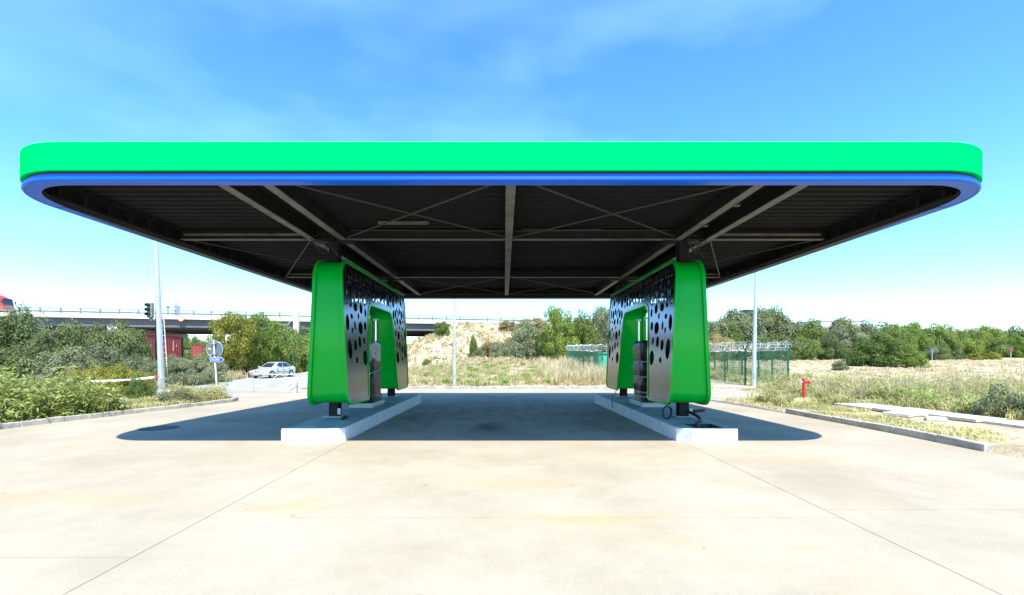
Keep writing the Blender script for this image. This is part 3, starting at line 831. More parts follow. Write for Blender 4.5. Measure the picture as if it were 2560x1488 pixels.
def wrapped_pump(cx, cy, label, style, inner):
    t = thing('wrapped_fuel_pump', label, 'fuel pump', (cx, cy, .275))
    r = random.Random(style)
    z0, z1 = .13, 1.86
    levels = 44; na = 56
    ties = [.30,.42,.86,1.30] if style == 2 else [1.02, 1.45]
    ph = [r.uniform(0, 6.3) for _ in range(8)]
    def fn(i, j):
        a = 2*math.pi*i/na; s = j/(levels-1); z = z0+(z1-z0)*s
        ex = .5
        cx_, sy = math.cos(a), math.sin(a)
        x = .29*math.copysign(abs(cx_)**ex, cx_); y = .58*math.copysign(abs(sy)**ex, sy)
        k = 1.0
        d = min(abs(z-q) for q in ties)
        if style == 2: k *= .90+.16*min(1, d/.2)**.6
        else: k *= .95+.06*min(1, d/.15) - .05*s + (.10 if z < .30 else 0)*(math.sin(a*3+1)*.5+.5)
        fold = .022*math.sin(a*9+ph[0]+3*math.sin(z*5+ph[1]))+.014*math.sin(a*17+ph[2]+z*7)+.010*math.sin(a*5-z*11+ph[3])
        k += fold*(1.3 if d < .12 else .9)
        top = max(0, (s-.93)/.07); k *= (1-.16*top*top)
        zz = z+(.03*math.sin(a*4+ph[4])+.02*math.sin(a*7+ph[5]))*(1 if s > .9 else .3)
        if style == 1 and j == 0: zz -= .05*math.sin(a*5+ph[6])
        return (x*k, y*k, zz)
    mb = MB().grid(fn, na, levels, closed_u=True)
    mb.f.append(tuple((levels-1)*na+i for i in range(na)))
    obj('plastic_wrap', mb, M['wrap'], t, sm=50, local=True)
    obj('plinth', MB().box((0,0,.065), (.66,1.32,.13)), M['pump_base'], t, local=True, bev=.02)
    def tie_pts(zc, sag, grow=1.03):
        out = []
        for i in range(na+1):
            a = 2*math.pi*i/na; c, s = math.cos(a), math.sin(a)
            k = .92 if style == 2 else .98
            out.append((.29*math.copysign(abs(c)**.5, c)*k*grow, .58*math.copysign(abs(s)**.5, s)*k*grow, zc+sag*math.sin(a*1+.4)+.012*math.sin(a*6)))
        return out
    for q in (ties if style == 2 else [1.0]):
        obj('tie', MB().tube(tie_pts(q, .015 if style == 2 else .13), .014, 6), M['tie'], t, sm=60, local=True)
    if style == 1:
        def ff(i, j):
            x, y, z = fn(i, levels-1-j if j < 14 else levels-15); s = j/13
            a = 2*math.pi*i/na
            return (x*1.035, y*1.03, z+.012 - .06*(s > .95)*math.sin(a*6+1))
        cap = MB().grid(ff, na, 14, closed_u=True); cap.f.append(tuple(i for i in range(na-1, -1, -1)))
        obj('foil_cap', cap, M['foil'], t, sm=50, local=True)
    for yb in ((-.42, .42) if style == 1 else (-.38, .40)):
        x = .12*inner
        bm = obj('hose_mast', MB().tube([(x, yb, 1.7), (x, yb, 2.52)], .022, 8), M['chrome'], t, local=True)
        obj('mast_head', MB().box((x, yb, 2.53), (.14,.10,.05)), M['pump_base'], bm, local=True)
        if style == 1:
            for dx in (-.035, .04):
                obj('hose', MB().tube([(x+dx, yb+.03, 2.5), (x+dx*1.5, yb+.05, 2.2), (x+dx, yb+.04, 1.8)], .016, 6), M['hose'], bm, local=True)
    return t
wrapped_pump(-3.98, 13.6, 'fuel pump wrapped in dark plastic with a silver foil cap and loose strap', 1, 1)
wrapped_pump(4.19, 13.75, 'fuel pump in bulging grey plastic tied with four pale ropes', 2, -1)

# cables and pipes on the right island
def coil(name, label, pts, r, m, cat): return tag(obj(name, MB().tube(pts, r, 7), M[m], sm=60), label, cat)
coil('pipe_stub', 'short brown pipe sticking up beside the pylon foot', [(4.36,11.0,.40),(4.62,10.75,.47)], .035, 'hose', 'pipe')
coil('conduit_pipe', 'bent black conduit running from the pylon foot to the cable pit', [(4.28,10.8,.42),(4.33,10.5,.37),(4.29,10.2,.325),(4.16,9.98,.32)], .035, 'black', 'pipe')
P = [(3.74+.10*math.cos(a), 10.7+.13*math.sin(a*1.03)+a*.006, .42+.13*math.sin(a+.5)) for a in np.linspace(0, 17, 60)]
coil('cable_coil', 'coil of black cable lying by the pylon foot', P, .011, 'black', 'cable')
coil('red_cable', 'dull red cable bundle in the open island pit', [(4.1,9.95,.30),(4.05,9.75,.20),(4.15,9.6,.18),(4.28,9.5,.16),(4.1,9.42,.13)], .03, 'hose', 'cable')
coil('hanging_cable', 'thin black cable drooping over the island edge', [(3.75,15.6,.62),(3.6,15.2,.5),(3.42,14.8,.46),(3.36,14.6,.33),(3.36,14.5,.1)], .012, 'black', 'cable')
coil('grey_cable', 'short dark cable lying at the foot of the foil capped pylon', [(-3.75,10.95,.32),(-3.6,10.7,.31),(-3.66,10.5,.30)], .025, 'black', 'cable')

# manhole covers and drain
def cover(x, y, r, label):
    z = float(F0(y)); t = thing('manhole_cover', label, 'manhole cover', (x, y, z))
    obj('frame', MB().lathe((0,0,0), [(r+.05,-.02),(r+.05,.006),(r,.006),(r,.002)], 32), M['cast_iron'], t, local=True)
    obj('lid', MB().lathe((0,0,0), [(r-.01,-.01),(r-.01,.010),(r-.04,.012)], 32), M['cast_iron'], t, local=True)
cover(-8.25, 11.15, .36, 'round dark iron manhole cover in the canopy shadow')
cover(-11.0, 9.9, .10, 'small round valve cover in the pale slab near the kerb')
tag(obj('slot_drain', MB().box((-.1, 20.6, float(F0(20.6))+.004), (1.15,.09,.008)), M['cast_iron']), 'narrow dark slot drain in the shaded lane between the islands', 'drain')
# ------------------------------------------------------------------ vegetation helpers
def np_mesh(name, co, faces, tint):
    """faces: (n,k) array, tint per face"""
    me = bpy.data.meshes.new(name); k = faces.shape[1]; n = len(faces)
    me.vertices.add(len(co)); me.vertices.foreach_set('co', co.astype(np.float32).ravel())
    me.loops.add(n*k); me.loops.foreach_set('vertex_index', faces.astype(np.int32).ravel())
    me.polygons.add(n); me.polygons.foreach_set('loop_start', (np.arange(n)*k).astype(np.int32))
    me.polygons.foreach_set('loop_total', np.full(n, k, np.int32))
    me.update(calc_edges=True)
    a = me.attributes.new('tint', 'FLOAT', 'FACE'); a.data.foreach_set('value', tint.astype(np.float32))
    return me

def unit(v): return v/np.maximum(np.linalg.norm(v, axis=-1, keepdims=True), 1e-6)

def leaves(name, c, nrm, size, asp, tint, r):
    n = len(c)
    d = unit(np.cross(nrm, r.normal(size=(n, 3)))); s = unit(np.cross(nrm, d))
    l = size[:, None]*d; w = (size*asp)[:, None]*s
    bend = nrm*(size*.12)[:, None]
    co = np.stack([c-l/2-bend, c+w/2, c+l/2-bend, c-w/2], 1).reshape(-1, 3)
    return np_mesh(name, co, np.arange(4*n).reshape(n, 4), tint)

def crown(name, seed, nclump, per, shape='round', leaf=.22, asp=.55, cr=(.16, .30), flat=.75):
    """crown of unit height and unit radius made of uneven clumps; returns mesh and clump centres"""
    r = np.random.default_rng(seed)
    C = []
    while len(C) < nclump:
        p = r.uniform(-1, 1, 3); z = (p[2]+1)/2
        if shape == 'round': lim = math.sqrt(max(0, 1-((z-.5)/.52)**2))*1.0
        elif shape == 'tall': lim = .45+.55*math.sin(min(1, z*1.05)*math.pi) if z < .9 else .4
        elif shape == 'bush': lim = math.sqrt(max(0, 1-(z/1.02)**2))
        else: lim = .35+.75*math.sin(min(1, max(0, z))**1.5*math.pi*.75)
        q = math.hypot(p[0], p[1])
        if q < lim and (q > lim*.35 or z > .75 or r.random() < .35): C.append((p[0]*.86, p[1]*.86, .08+z*.86))
    C = np.array(C)
    R = r.uniform(cr[0], cr[1], nclump)
    allc, alln, alls, allt = [], [], [], []
    for i in range(nclump):
        k = int(per*(R[i]/np.mean(R))**2)
        dirs = unit(r.normal(size=(k, 3))); rad = r.uniform(.45, 1.0, k)**.6*r.choice([1, 1, 1, 1.25], k)
        off = dirs*rad[:, None]*R[i]; off[:, 2] *= flat
        allc.append(C[i]+off); nn = unit(dirs+np.array([0, 0, .7])+r.normal(scale=.5, size=(k, 3))); alln.append(nn)
        alls.append(leaf*r.uniform(.55, 1.35, k)); allt.append(np.clip(r.uniform(.05, .95)*.45+r.uniform(0, .55, k), 0, 1))
    c = np.concatenate(allc)
    return leaves(name, c, np.concatenate(alln), np.concatenate(alls), asp, np.concatenate(allt), r), C

def trunk_mesh(name, C, seed, stems=1):
    r = random.Random(seed); mb = MB()
    idx = list(range(len(C))); r.shuffle(idx)
    roots = []
    for s in range(stems):
        bx, by = (r.uniform(-.18, .18), r.uniform(-.18, .18)) if stems > 1 else (0, 0)
        tx, ty = bx*1.8+r.uniform(-.08, .08), by*1.8+r.uniform(-.08, .08)
        P = [(bx, by, -.05), (bx+(tx-bx)*.4+r.uniform(-.03,.03), by+(ty-by)*.4, .22), (tx, ty, .5), (tx+r.uniform(-.1,.1), ty+r.uniform(-.1,.1), .8)]
        mb.tube(P, [.034, .026, .018, .006], 7); roots.append(P)
    for k in idx[:16]:
        P = r.choice(roots); a = Vector(P[1]).lerp(Vector(P[2]), r.random()); b = Vector(C[k])
        mid = a.lerp(b, .5)+Vector((0, 0, -.03)); mb.tube([a, mid, b], [.014, .009, .003], 5)
    return mb.mesh(name)

PROTO = {}
def proto(key, seed, nclump, per, shape, leaf, asp=.55, cr=(.16,.30), stems=1, flat=.75):
    me, C = crown('crown_'+key, seed, nclump, per, shape, leaf, asp, cr, flat)
    me.materials.append(M['lf_mid'])
    tm = trunk_mesh('trunk_'+key, C, seed, stems); tm.materials.append(M['bark'])
    PROTO[key] = (me, tm)
for k in range(4): proto('bushy%d' % k, 20+k, 46, 260, 'round', .062, .6)
for k in range(3): proto('near%d' % k, 40+k, 60, 330, 'bush', .052, .5, (.13,.26), 3)
for k in range(2): proto('locust%d' % k, 60+k, 60, 190, 'tall', .055, .42, (.10,.24), 2, .5)
for k in range(2): proto('shrub%d' % k, 80+k, 26, 170, 'bush', .10, .4, (.16,.3), 3)

def plant(name, label, cat, key, x, y, h, rad, m, group=None, rz=None, z=None, lift=0.0):
    zz = float(TZ(x, y)) if z is None else z
    t = thing(name, label, cat, (x, y, zz-.03), random.uniform(0, 6.28) if rz is None else rz, group)
    me, tm = PROTO[key]
    c = obj('crown', me, None, t, local=True); c.scale = (rad, rad*random.uniform(.9, 1.1), h*(1-lift)); c.location = (0, 0, h*lift)
    c.material_slots[0].link = 'OBJECT'; c.material_slots[0].material = M[m]
    k = obj('trunk', tm, None, t, local=True); k.scale = (rad*.9, rad*.9, h)
    return t

def px(x, d): return (x-1261)/1168.3*d

# --- bank thicket left of the side road (near shrubs)
G1 = 'shrubs of the thicket beyond the side road'
L1 = ['dense dark green shrub in the thicket between the side road and the bridge', 'grey green shrub in the thicket between the side road and the bridge']
for x, d, h, rad, k, m in [(-60,25,4.2,2.6,0,0),(20,24,4.0,2.4,1,0),(95,26,4.1,2.5,2,1),(150,23.5,3.4,2.2,0,0),(205,27,3.75,2.3,1,0),(60,21.5,2.6,2.0,2,0),(160,21.5,2.3,1.7,0,1),
                        (275,28,3.9,2.0,2,0),(318,30,4.1,1.9,0,0),(250,24,2.5,1.7,1,1),(318,25.5,2.1,1.5,2,1),(372,28,1.9,1.5,0,1),(425,30,2.0,1.6,1,1),(480,32,2.1,1.6,2,1),(350,33,2.2,1.6,1,0),(528,35,2.3,1.5,0,1),
                        (-140,23,3.8,2.4,1,0),(-20,28,4.6,2.6,2,0)]:
    mark = 'below the red lorry on the bridge' if x < 60 else 'under the bridge girder' if x < 180 else 'hiding the tail of the red container' if x < 290 else 'between the red container and the lamp pole' if x < 400 else 'behind the lamp pole' if x < 470 else 'behind the round sign'
    plant('thicket_shrub', ('tall ' if h > 3.5 else 'waist high ' if h < 2.3 else 'middling ')+['dark green', 'grey green'][m]+' shrub '+mark, 'shrub', 'near%d' % k, px(x, d), d, h, rad, ['lf_dark','lf_grey'][m], G1)
plant('elder_bush', 'tall pale leaved bush rising to the truck at the bridge end', 'shrub', 'near1', px(42, 30), 30, 5.0, 1.7, 'lf_grey')
for x, d, h, rad in [(225,21.0,1.5,1.1),(285,21.2,1.6,1.2),(330,21.8,1.4,1.0)]:
    plant('yellow_bush', 'yellow green drooping bush at the edge of the side road', 'shrub', 'near2', px(x, d), d, h, rad, 'lf_yellow', 'yellow bushes at the road edge')
plant('leafy_bush', 'small bright green bush between path and lamp pole', 'shrub', 'near0', px(345, 18.6), 18.6, 1.15, .55, 'lf_mid')
plant('broadleaf_weed', 'low broad leaved weed at the foot of the lamp pole', 'weed', 'shrub0', px(452, 17.2), 17.2, .6, .8, 'lf_grey', z=-.03)
# --- trees behind the parked car
plant('locust_tree', 'tall feathery yellow green tree behind the round sign', 'tree', 'locust0', px(588, 44), 44, 6.6, 2.7, 'lf_yellow', lift=.12)
plant('locust_tree', 'tall feathery mid green tree above the car roof', 'tree', 'locust1', px(645, 46.5), 46.5, 6.9, 2.5, 'lf_bright', lift=.1)
for x, d, h, rad, k, m in [(690,50,5.2,2.6,0,'lf_mid'),(735,55,5.0,2.7,1,'lf_mid'),(760,62,5.4,2.8,2,'lf_mid'),(640,52,4.8,2.6,3,'lf_mid'),(590,52,4.0,2.4,0,'lf_mid'),(540,50,3.2,2.2,1,'lf_mid'),(800,74,5.0,2.8,3,'lf_mid')]:
    plant('bushy_tree', {690:'rounded bushy tree rising over the boot of the silver car',735:'bushy tree beside the low yellowish kerb shrubs',760:'bushy tree under the strut of the concrete mast',640:'bushy tree behind the feathery mid green tree',590:'bushy tree in the shade behind the yellow green tree',540:'low bushy tree between round sign and yellow green tree',800:'far bushy tree hidden behind the foil capped pylon'}[x], 'tree', 'bushy%d' % k, px(x, d), d, h, rad, m, 'bushy trees behind the car')
for x, d, h in [(735,51.5,1.1),(748,56,1.0),(640,47,1.2),(668,48,1.0)]:
    plant('roadside_shrub', 'low yellowish shrub along the far kerb by the car', 'shrub', 'near2', px(x, d), d, h, .9, 'lf_yellow', 'low shrubs by the car')
# --- embankment trees between the pylons
for x, d, h, rad, key, m, lab, nm in [
    (1240,84,3.0,3.0,'near0','lf_ochre','ochre dry shrub near the top of the embankment','dry_shrub'),
    (1290,82,3.6,3.2,'near1','lf_ochre','larger ochre shrub on the embankment slope behind grey green bushes','dry_shrub'),
    (1225,80,3.2,2.6,'near2','lf_ochre','ochre shrub spilling down beside the bare mound','dry_shrub'),
    (1330,80,4.2,3.4,'near0','lf_yellow','yellowing shrub high on the slope behind the bright tree','dry_shrub'),
    (1270,76,3.4,3.0,'near0','lf_ochre','straw coloured shrub in the middle of the slope','dry_shrub'),
    (1375,84,3.6,3.4,'near1','lf_grey','pale shrub behind the tall bright green tree','bush'),
    (1195,72,1.8,1.2,'near1','lf_grey','small grey bush on the open face of the mound','bush'),
    (1255,72,2.8,2.3,'near2','lf_grey','low grey green bush at the foot of the ochre shrubs','bush'),
    (1322,66,5.2,3.7,'bushy0','lf_grey','spreading grey green tree at the embankment foot','tree'),
    (1392,62,8.0,3.1,'locust1','lf_bright','tall bright green tree rising above the embankment crest','tree'),
    (1440,68,6.6,3.4,'bushy2','lf_mid','rounded mid green tree beside the tall bright tree','tree'),
    (1480,72,7.8,3.8,'bushy1','lf_grey','grey green tree behind the teal cabinet','tree'),
    (1520,80,9.0,3.6,'bushy3','lf_dark','dark tree behind the right pylon','tree'),
    (1580,76,8.2,4.0,'bushy0','lf_mid','mid green tree behind the bulging wrapped pump','tree'),
    (1660,80,8.5,4.2,'bushy2','lf_grey','grey tree hidden behind the green pylon with the cable pit','tree'),
    (1184,74,3.9,.95,'near0','lf_bright','narrow green bush climbing the dry mound','bush'),
    (1068,80,1.6,1.1,'near1','lf_bright','small green bush low on the dry mound','bush'),
    (1105,92,2.6,2.0,'near2','lf_mid','green bush at the bridge abutment','bush'),
    (1330,98,2.4,3.4,'locust0','lf_ochre','thin pale tree on the embankment crest','tree'),
    (1270,97,2.2,3.0,'locust1','lf_ochre','sparse pale crown by the bridge guard rail','tree')]:
    plant(nm, lab, 'tree' if nm == 'tree' else 'shrub', key, px(x, d), d, h, rad, m)
for k, (x, d, h) in enumerate([(1022,150,4.5),(1034,142,4.2),(1052,155,5),(1085,160,4),(1010,165,6),(930,160,6),(820,165,7),(985,170,6.5),(460,135,7),(495,140,7.5),(530,138,7),(430,138,7)]):
    plant('far_bush', 'far green bush seen under the bridge', 'shrub', 'bushy%d' % (k % 4), px(x, d), d, h, 3.6, 'lf_mid', 'far bushes under the bridge')
# --- thicket behind the dry field
R = random.Random(4)
G2 = 'trees of the thicket behind the dry field'
L2 = {'lf_grey': 'grey green thorny tree in the thicket behind the dry field', 'lf_mid': 'mid green tree in the thicket behind the dry field', 'lf_dark': 'dark shaded tree in the thicket behind the dry field', 'lf_bright': 'fresh green tree in the thicket behind the dry field', 'lf_ochre': 'brownish tree in the thicket behind the dry field'}
row = [(1750,74,8.0,'lf_grey'),(1795,76,7.6,'lf_mid'),(1840,80,9.2,'lf_grey'),(1885,82,9.6,'lf_grey'),(1930,84,9.0,'lf_dark'),(1972,82,8.2,'lf_grey'),(2015,80,7.4,'lf_mid'),(2055,80,7.0,'lf_grey'),(2100,84,7.2,'lf_dark'),
       (2150,88,7.4,'lf_grey'),(2200,92,7.6,'lf_mid'),(2245,94,7.4,'lf_bright'),(2290,98,7.2,'lf_mid'),(2330,102,7.8,'lf_bright'),(2375,104,7.6,'lf_mid'),(2415,108,7.6,'lf_mid'),(2460,110,7.2,'lf_bright'),(2500,114,6.6,'lf_mid'),(2545,114,7.4,'lf_dark'),(2590,112,7.6,'lf_mid'),(2640,112,7.6,'lf_mid'),
       (1800,64,4.2,'lf_ochre'),(1850,66,3.6,'lf_mid'),(1905,66,3.8,'lf_mid'),(1960,68,4.2,'lf_dark'),(2010,70,4.4,'lf_mid'),(2065,72,4.4,'lf_dark'),(1770,60,3.2,'lf_ochre'),(2300,88,5.0,'lf_bright'),(2360,92,5.2,'lf_mid'),(2420,96,5.0,'lf_bright'),(2480,100,5.0,'lf_mid'),(2540,102,5.2,'lf_bright'),(2600,102,5.0,'lf_mid'),(2250,84,4.8,'lf_mid'),(2200,82,4.6,'lf_mid'),(2140,78,4.8,'lf_grey')]
for i, (x, d, h, m) in enumerate(row):
    mark = 'behind the fence near the pylon' if x < 1830 else 'below the dark green shed' if x < 1900 else 'behind the fence corner' if x < 1995 else 'left open between fence and warehouse' if x < 2052 else 'under the warehouse roof' if x < 2160 else 'behind the lone field bush' if x < 2310 else 'behind the square field sign' if x < 2380 else 'between the two field signs' if x < 2490 else 'behind the round red sign'
    mark = mark.replace('left open ', '')
    col = {'lf_grey': 'grey green', 'lf_mid': 'mid green', 'lf_dark': 'dark', 'lf_bright': 'fresh green', 'lf_ochre': 'brownish'}[m]
    plant('thicket_tree', ('low ' if h < 5.5 else 'tall ')+col+' thicket tree '+mark, 'tree', 'bushy%d' % (i % 4), px(x, d), d, h*.92*R.uniform(.9, 1.06), h*R.uniform(.50, .64), m, G2)
plant('lone_bush', 'broad dark green bush standing alone in the dry field', 'shrub', 'near0', px(2185, 50), 50, 3.4, 3.3, 'lf_mid')
plant('lone_bush', 'lower green bush leaning against the broad field bush', 'shrub', 'near2', px(2260, 48), 48, 2.2, 2.0, 'lf_bright')
for x, d, h, m in [(2345,70,2.2,'lf_dark'),(2390,72,1.6,'lf_dark'),(2440,72,1.2,'lf_yellow'),(2480,74,1.3,'lf_yellow'),(2100,44,.9,'lf_grey')]:
    plant('field_shrub', 'small shrub at the far edge of the dry field', 'shrub', 'near1', px(x, d), d, h, h*.9, m, 'small shrubs at the field edge')
plant('leafy_weed', 'bushy green weed beside the concrete path slabs', 'weed', 'shrub1', 13.6, 11.2, 1.1, .8, 'lf_mid')
plant('leafy_weed', 'second bushy weed farther along the path slabs', 'weed', 'shrub0', 13.4, 12.6, .9, .7, 'lf_grey')

# --- grasses and weeds
def blades(name, label, cat, xy, h, w, lean, m, seed, zf=None, tuft=.0, patch=.55):
    r = np.random.default_rng(seed); n = len(xy)
    if tuft > 0:
        xy = xy + r.normal(scale=tuft, size=xy.shape)
    z = (TZ(xy[:, 0], xy[:, 1]) if zf is None else zf(xy[:, 0], xy[:, 1])) - .02
    base = np.column_stack([xy, z])
    az = r.uniform(0, 6.283, n); dirv = np.column_stack([np.cos(az), np.sin(az), np.zeros(n)])
    sd = np.column_stack([-np.sin(az), np.cos(az), np.zeros(n)])
    pn = .5+.5*np.sin(xy[:,0]*1.7+2*np.sin(xy[:,1]*.9+seed))*np.sin(xy[:,1]*1.3+1.7*np.sin(xy[:,0]*.8)+seed)
    hh = h*r.uniform(.45, 1.15, n)*(1-patch+2*patch*pn*.8); ln = lean*r.uniform(.2, 1.3, n)*hh; ww = w*r.uniform(.6, 1.3, n)
    up = np.array([0, 0, 1.])
    mid = base+up*(hh*.55)[:, None]+dirv*(ln*.3)[:, None]; tip = base+up*(hh)[:, None]*(1-.25*lean)+dirv*ln[:, None]
    co = np.stack([base-sd*(ww/2)[:, None], base+sd*(ww/2)[:, None], mid+sd*(ww*.42)[:, None], mid-sd*(ww*.42)[:, None], tip], 1).reshape(-1, 3)
    i = np.arange(n)*5
    q = np.column_stack([i, i+1, i+2, i+3]); t = np.column_stack([i+3, i+2, i+4, i+4])
    # the tip as a narrow quad so that all faces have four corners
    co = np.concatenate([co.reshape(n, 5, 3), (tip+sd*(ww*.08)[:, None])[:, None, :]], 1).reshape(-1, 3)
    i = np.arange(n)*6; q = np.column_stack([i, i+1, i+2, i+3]); t = np.column_stack([i+3, i+2, i+5, i+4])
    ti = np.clip(.55*r.uniform(0, 1, n)+.45*(.5+.5*np.sin(xy[:,0]*.9+3*np.sin(xy[:,1]*.6)+seed*1.3)), 0, 1)
    me = np_mesh(name, co, np.concatenate([q, t]), np.concatenate([ti*.8, np.clip(ti+.1, 0, 1)]))
    return tag(obj(name, me, M[m]), label, cat, kind='stuff')
def scatter(n, x0, x1, y0, y1, seed, keep=None, clump=0):
    r = np.random.default_rng(seed)
    if clump:
        c = np.column_stack([r.uniform(x0, x1, clump), r.uniform(y0, y1, clump)]); k = r.integers(0, clump, n)
        p = c[k]+r.normal(scale=.16, size=(n, 2))
    else: p = np.column_stack([r.uniform(x0, x1, n), r.uniform(y0, y1, n)])
    if keep is not None: p = p[keep(p[:, 0], p[:, 1])]
    return p
kx = lambda y: np.interp(y, [2.5,11,14.9,17.9,18.8,19.8], [-13.4,-11.9,-11.2,-10.72,-10.75,-12.0])
vz = lambda x, y: F0(y)+.07
def leafy(name, label, cat, xy, h, per, leaf, asp, m, seed, zf=None, spread=.22):
    r = np.random.default_rng(seed); n = len(xy)
    z = (TZ(xy[:, 0], xy[:, 1]) if zf is None else zf(xy[:, 0], xy[:, 1]))
    pn = .5+.5*np.sin(xy[:, 0]*1.9+seed)*np.sin(xy[:, 1]*1.6+1.5*np.sin(xy[:, 0])+seed)
    hh = h*r.uniform(.5, 1.1, n)*(.6+.55*pn); lean = r.normal(scale=.18, size=(n, 2))*hh[:, None]
    t = r.uniform(.12, 1, (n, per)); k = n*per
    base = np.column_stack([xy, z])
    c_ = base[:, None, :]+np.concatenate([(lean[:, None, :]*t[..., None]**1.5), (hh[:, None]*t)[..., None]], -1)
    az = r.uniform(0, 6.283, (n, per)); rad = spread*(1.15-t)*r.uniform(.2, 1, (n, per))+.03
    out = np.stack([np.cos(az), np.sin(az), np.zeros_like(az)], -1)
    c_ = c_+out*rad[..., None]-np.array([0, 0, 1.])*(rad*.3)[..., None]
    nn = unit(np.array([0, 0, 1.])+out*.7+r.normal(scale=.35, size=(n, per, 3)))
    tint = np.clip(.35*pn[:, None]+.75*r.uniform(0, 1, (n, per)), 0, 1)
    me = leaves(name, c_.reshape(k, 3), nn.reshape(k, 3), leaf*r.uniform(.6, 1.4, k), asp, tint.ravel(), r)
    return tag(obj(name, me, M[m]), label, cat, kind='stuff')
# left verge: tall green weeds close by, thinner towards the lamp pole
lw = lambda x, y: (x < kx(y)-.12) & (x > -17.6) & (y < 13.6+.5*np.sin(x*2))
leafy('tall_weeds', 'tall pale green leafy weeds along the kerb of the verge', 'weeds', scatter(5200, -19, -11.3, 5.5, 14.2, 1, lw), 1.2, 17, .17, .27, 'gr_green', 2, lambda x, y: F0(y)+.02, .26)
blades('weed_stems', 'grassy stems standing among the leafy verge weeds', 'weeds', scatter(6500, -19, -11.3, 5.5, 14.2, 35, lw, 300), .9, .03, .6, 'gr_green', 36, lambda x, y: F0(y)+.02)
blades('low_weeds', 'low dry weeds behind the kerb round the lamp pole', 'weeds', scatter(6500, -14.1, -10.7, 13.3, 19.6, 3, lambda x, y: x < kx(y)-.1, 200), .24, .025, .95, 'gr_mixed', 4, vz)
leafy('sign_weeds', 'feathery pale green weeds at the foot of the round sign', 'weeds', scatter(700, -12.7, -11.0, 16.8, 19.3, 5, lambda x, y: x < kx(y)-.1, 9), .75, 14, .11, .2, 'gr_mixed', 6, vz, .2)
blades('dark_tuft', 'dark grassy tuft at the kerb beyond the tall weeds', 'weeds', scatter(900, -12.4, -11.6, 13.2, 14.2, 37, None, 6), .5, .025, .8, 'gr_green', 38, vz)
# dry reeds on the far side of the side road
le = lambda y: np.interp(y, [p[1] for p in left_e], [p[0] for p in left_e])
blades('dry_reeds', 'brown dry reeds along the far edge of the side road', 'reeds', scatter(20000, -27, -18.4, 13, 44, 7, lambda x, y: (x < le(y)-.15) & (x > le(y)-3.2), 420), .95, .05, .9, 'gr_straw', 8)
blades('roadside_weeds', 'green weeds under the thicket beside the side road', 'weeds', scatter(14000, -40, -19, 13, 40, 9, lambda x, y: (x < le(y)-1.2), 420), .95, .06, .6, 'gr_green', 10)
# field behind the forecourt
blades('dry_grass', 'pale dry grass on the rough ground behind the forecourt', 'grass', scatter(26000, -9.2, 7.4, 28.1, 60, 11, None, 1000), .34, .045, .8, 'gr_straw', 12)
blades('green_tufts', 'green tufts in the dry grass behind the forecourt', 'grass', scatter(9000, -9.2, 7.4, 28.2, 55, 13, None, 120), .5, .05, .8, 'gr_green', 14)
leafy('flowering_weeds', 'pale leafy weeds scattered in the grass behind the forecourt', 'weeds', scatter(900, -9, 7.2, 28.3, 46, 39, None, 70), .7, 12, .13, .3, 'gr_mixed', 40, None, .25)
blades('tall_straw', 'tall straw coloured grass by the green fence', 'grass', scatter(7000, 3.0, 7.3, 29, 46, 15, None, 140), 1.15, .035, .4, 'gr_straw', 16)
blades('slope_grass', 'dry yellow grass on the embankment slope', 'grass', scatter(26000, -24, 22, 58, 99, 17, None, 2600), .75, .11, .6, 'gr_straw', 18)
# right of the forecourt
inpath = lambda x, y: (x > 10.9) & (x < 12.9) & (y < 15.6)
pv = lambda x, y: (x < 14.5) & (y > 18.5+0*x) & (y < 27.9) & (x < 8.7+(y-15.5)*.55)
blades('verge_grass', 'short yellow green grass between kerb and broken path', 'grass', scatter(22000, 8.85, 13.5, 9.0, 20.5, 19, lambda x, y: ((x < 10.75) & ((x < 10.2) | (y > 13.6))) | ((y > 15.7) & (x > 8.7+(y-15.5)*.55)), 620), .16, .025, .9, 'gr_mixed', 20)
nearh = lambda x, y: (np.abs(x-y*.641) < .42) & (y < 20.6)
blades('verge_weeds', 'rank yellow green weeds round the red hydrant', 'weeds', scatter(17000, 9.3, 19, 15.4, 27, 21, lambda x, y: ~pv(x, y) & ~inpath(x, y) & (x > 9.1) & ~nearh(x, y), 380), .42, .03, 1.0, 'gr_mixed', 22)
leafy('leafy_verge_weeds', 'leafy green weeds in the grass by the hydrant', 'weeds', scatter(1500, 10.5, 20, 15.6, 25, 41, lambda x, y: ~pv(x, y) & ~inpath(x, y) & ~nearh(x, y) & ~((np.abs(x-12.6) < 1) & (y < 20)), 70), .75, 15, .15, .2, 'gr_mixed', 42, None, .25)
blades('path_weeds', 'dry mixed weeds beyond the broken path', 'weeds', scatter(26000, 12.9, 30, 7, 27, 23, lambda x, y: x > 12.95, 800), .42, .03, .9, 'gr_mixed', 24, patch=.75)
leafy('green_weeds', 'lush green weeds beside the path slabs', 'weeds', scatter(1100, 13.1, 17.5, 8.5, 18, 25, None, 46), .75, 16, .15, .2, 'gr_green', 26, None, .25)
blades('dry_stems', 'tall bleached stems standing in the weeds past the path', 'grass', scatter(10000, 13.3, 27, 10, 26, 45, None, 170), .85, .022, .45, 'gr_straw', 46)
leafy('pale_weeds', 'tall pale flowering weeds in the dry grass past the path', 'weeds', scatter(1500, 14.5, 26, 12, 26, 43, None, 70), 1.0, 14, .11, .25, 'gr_mixed', 44, None, .2)
blades('field_grass', 'bleached dry grass of the open field', 'grass', scatter(46000, 14.6, 75, 22, 85, 27, lambda x, y: ~((x < 19) & (y > 28.5) & (y < 40)), 2600), .30, .07, .8, 'gr_straw', 28)
blades('fence_grass', 'dry grass inside and round the wire fence', 'grass', scatter(8000, 15.5, 24, 28, 46, 29, None, 500), .45, .045, .6, 'gr_mixed', 30)
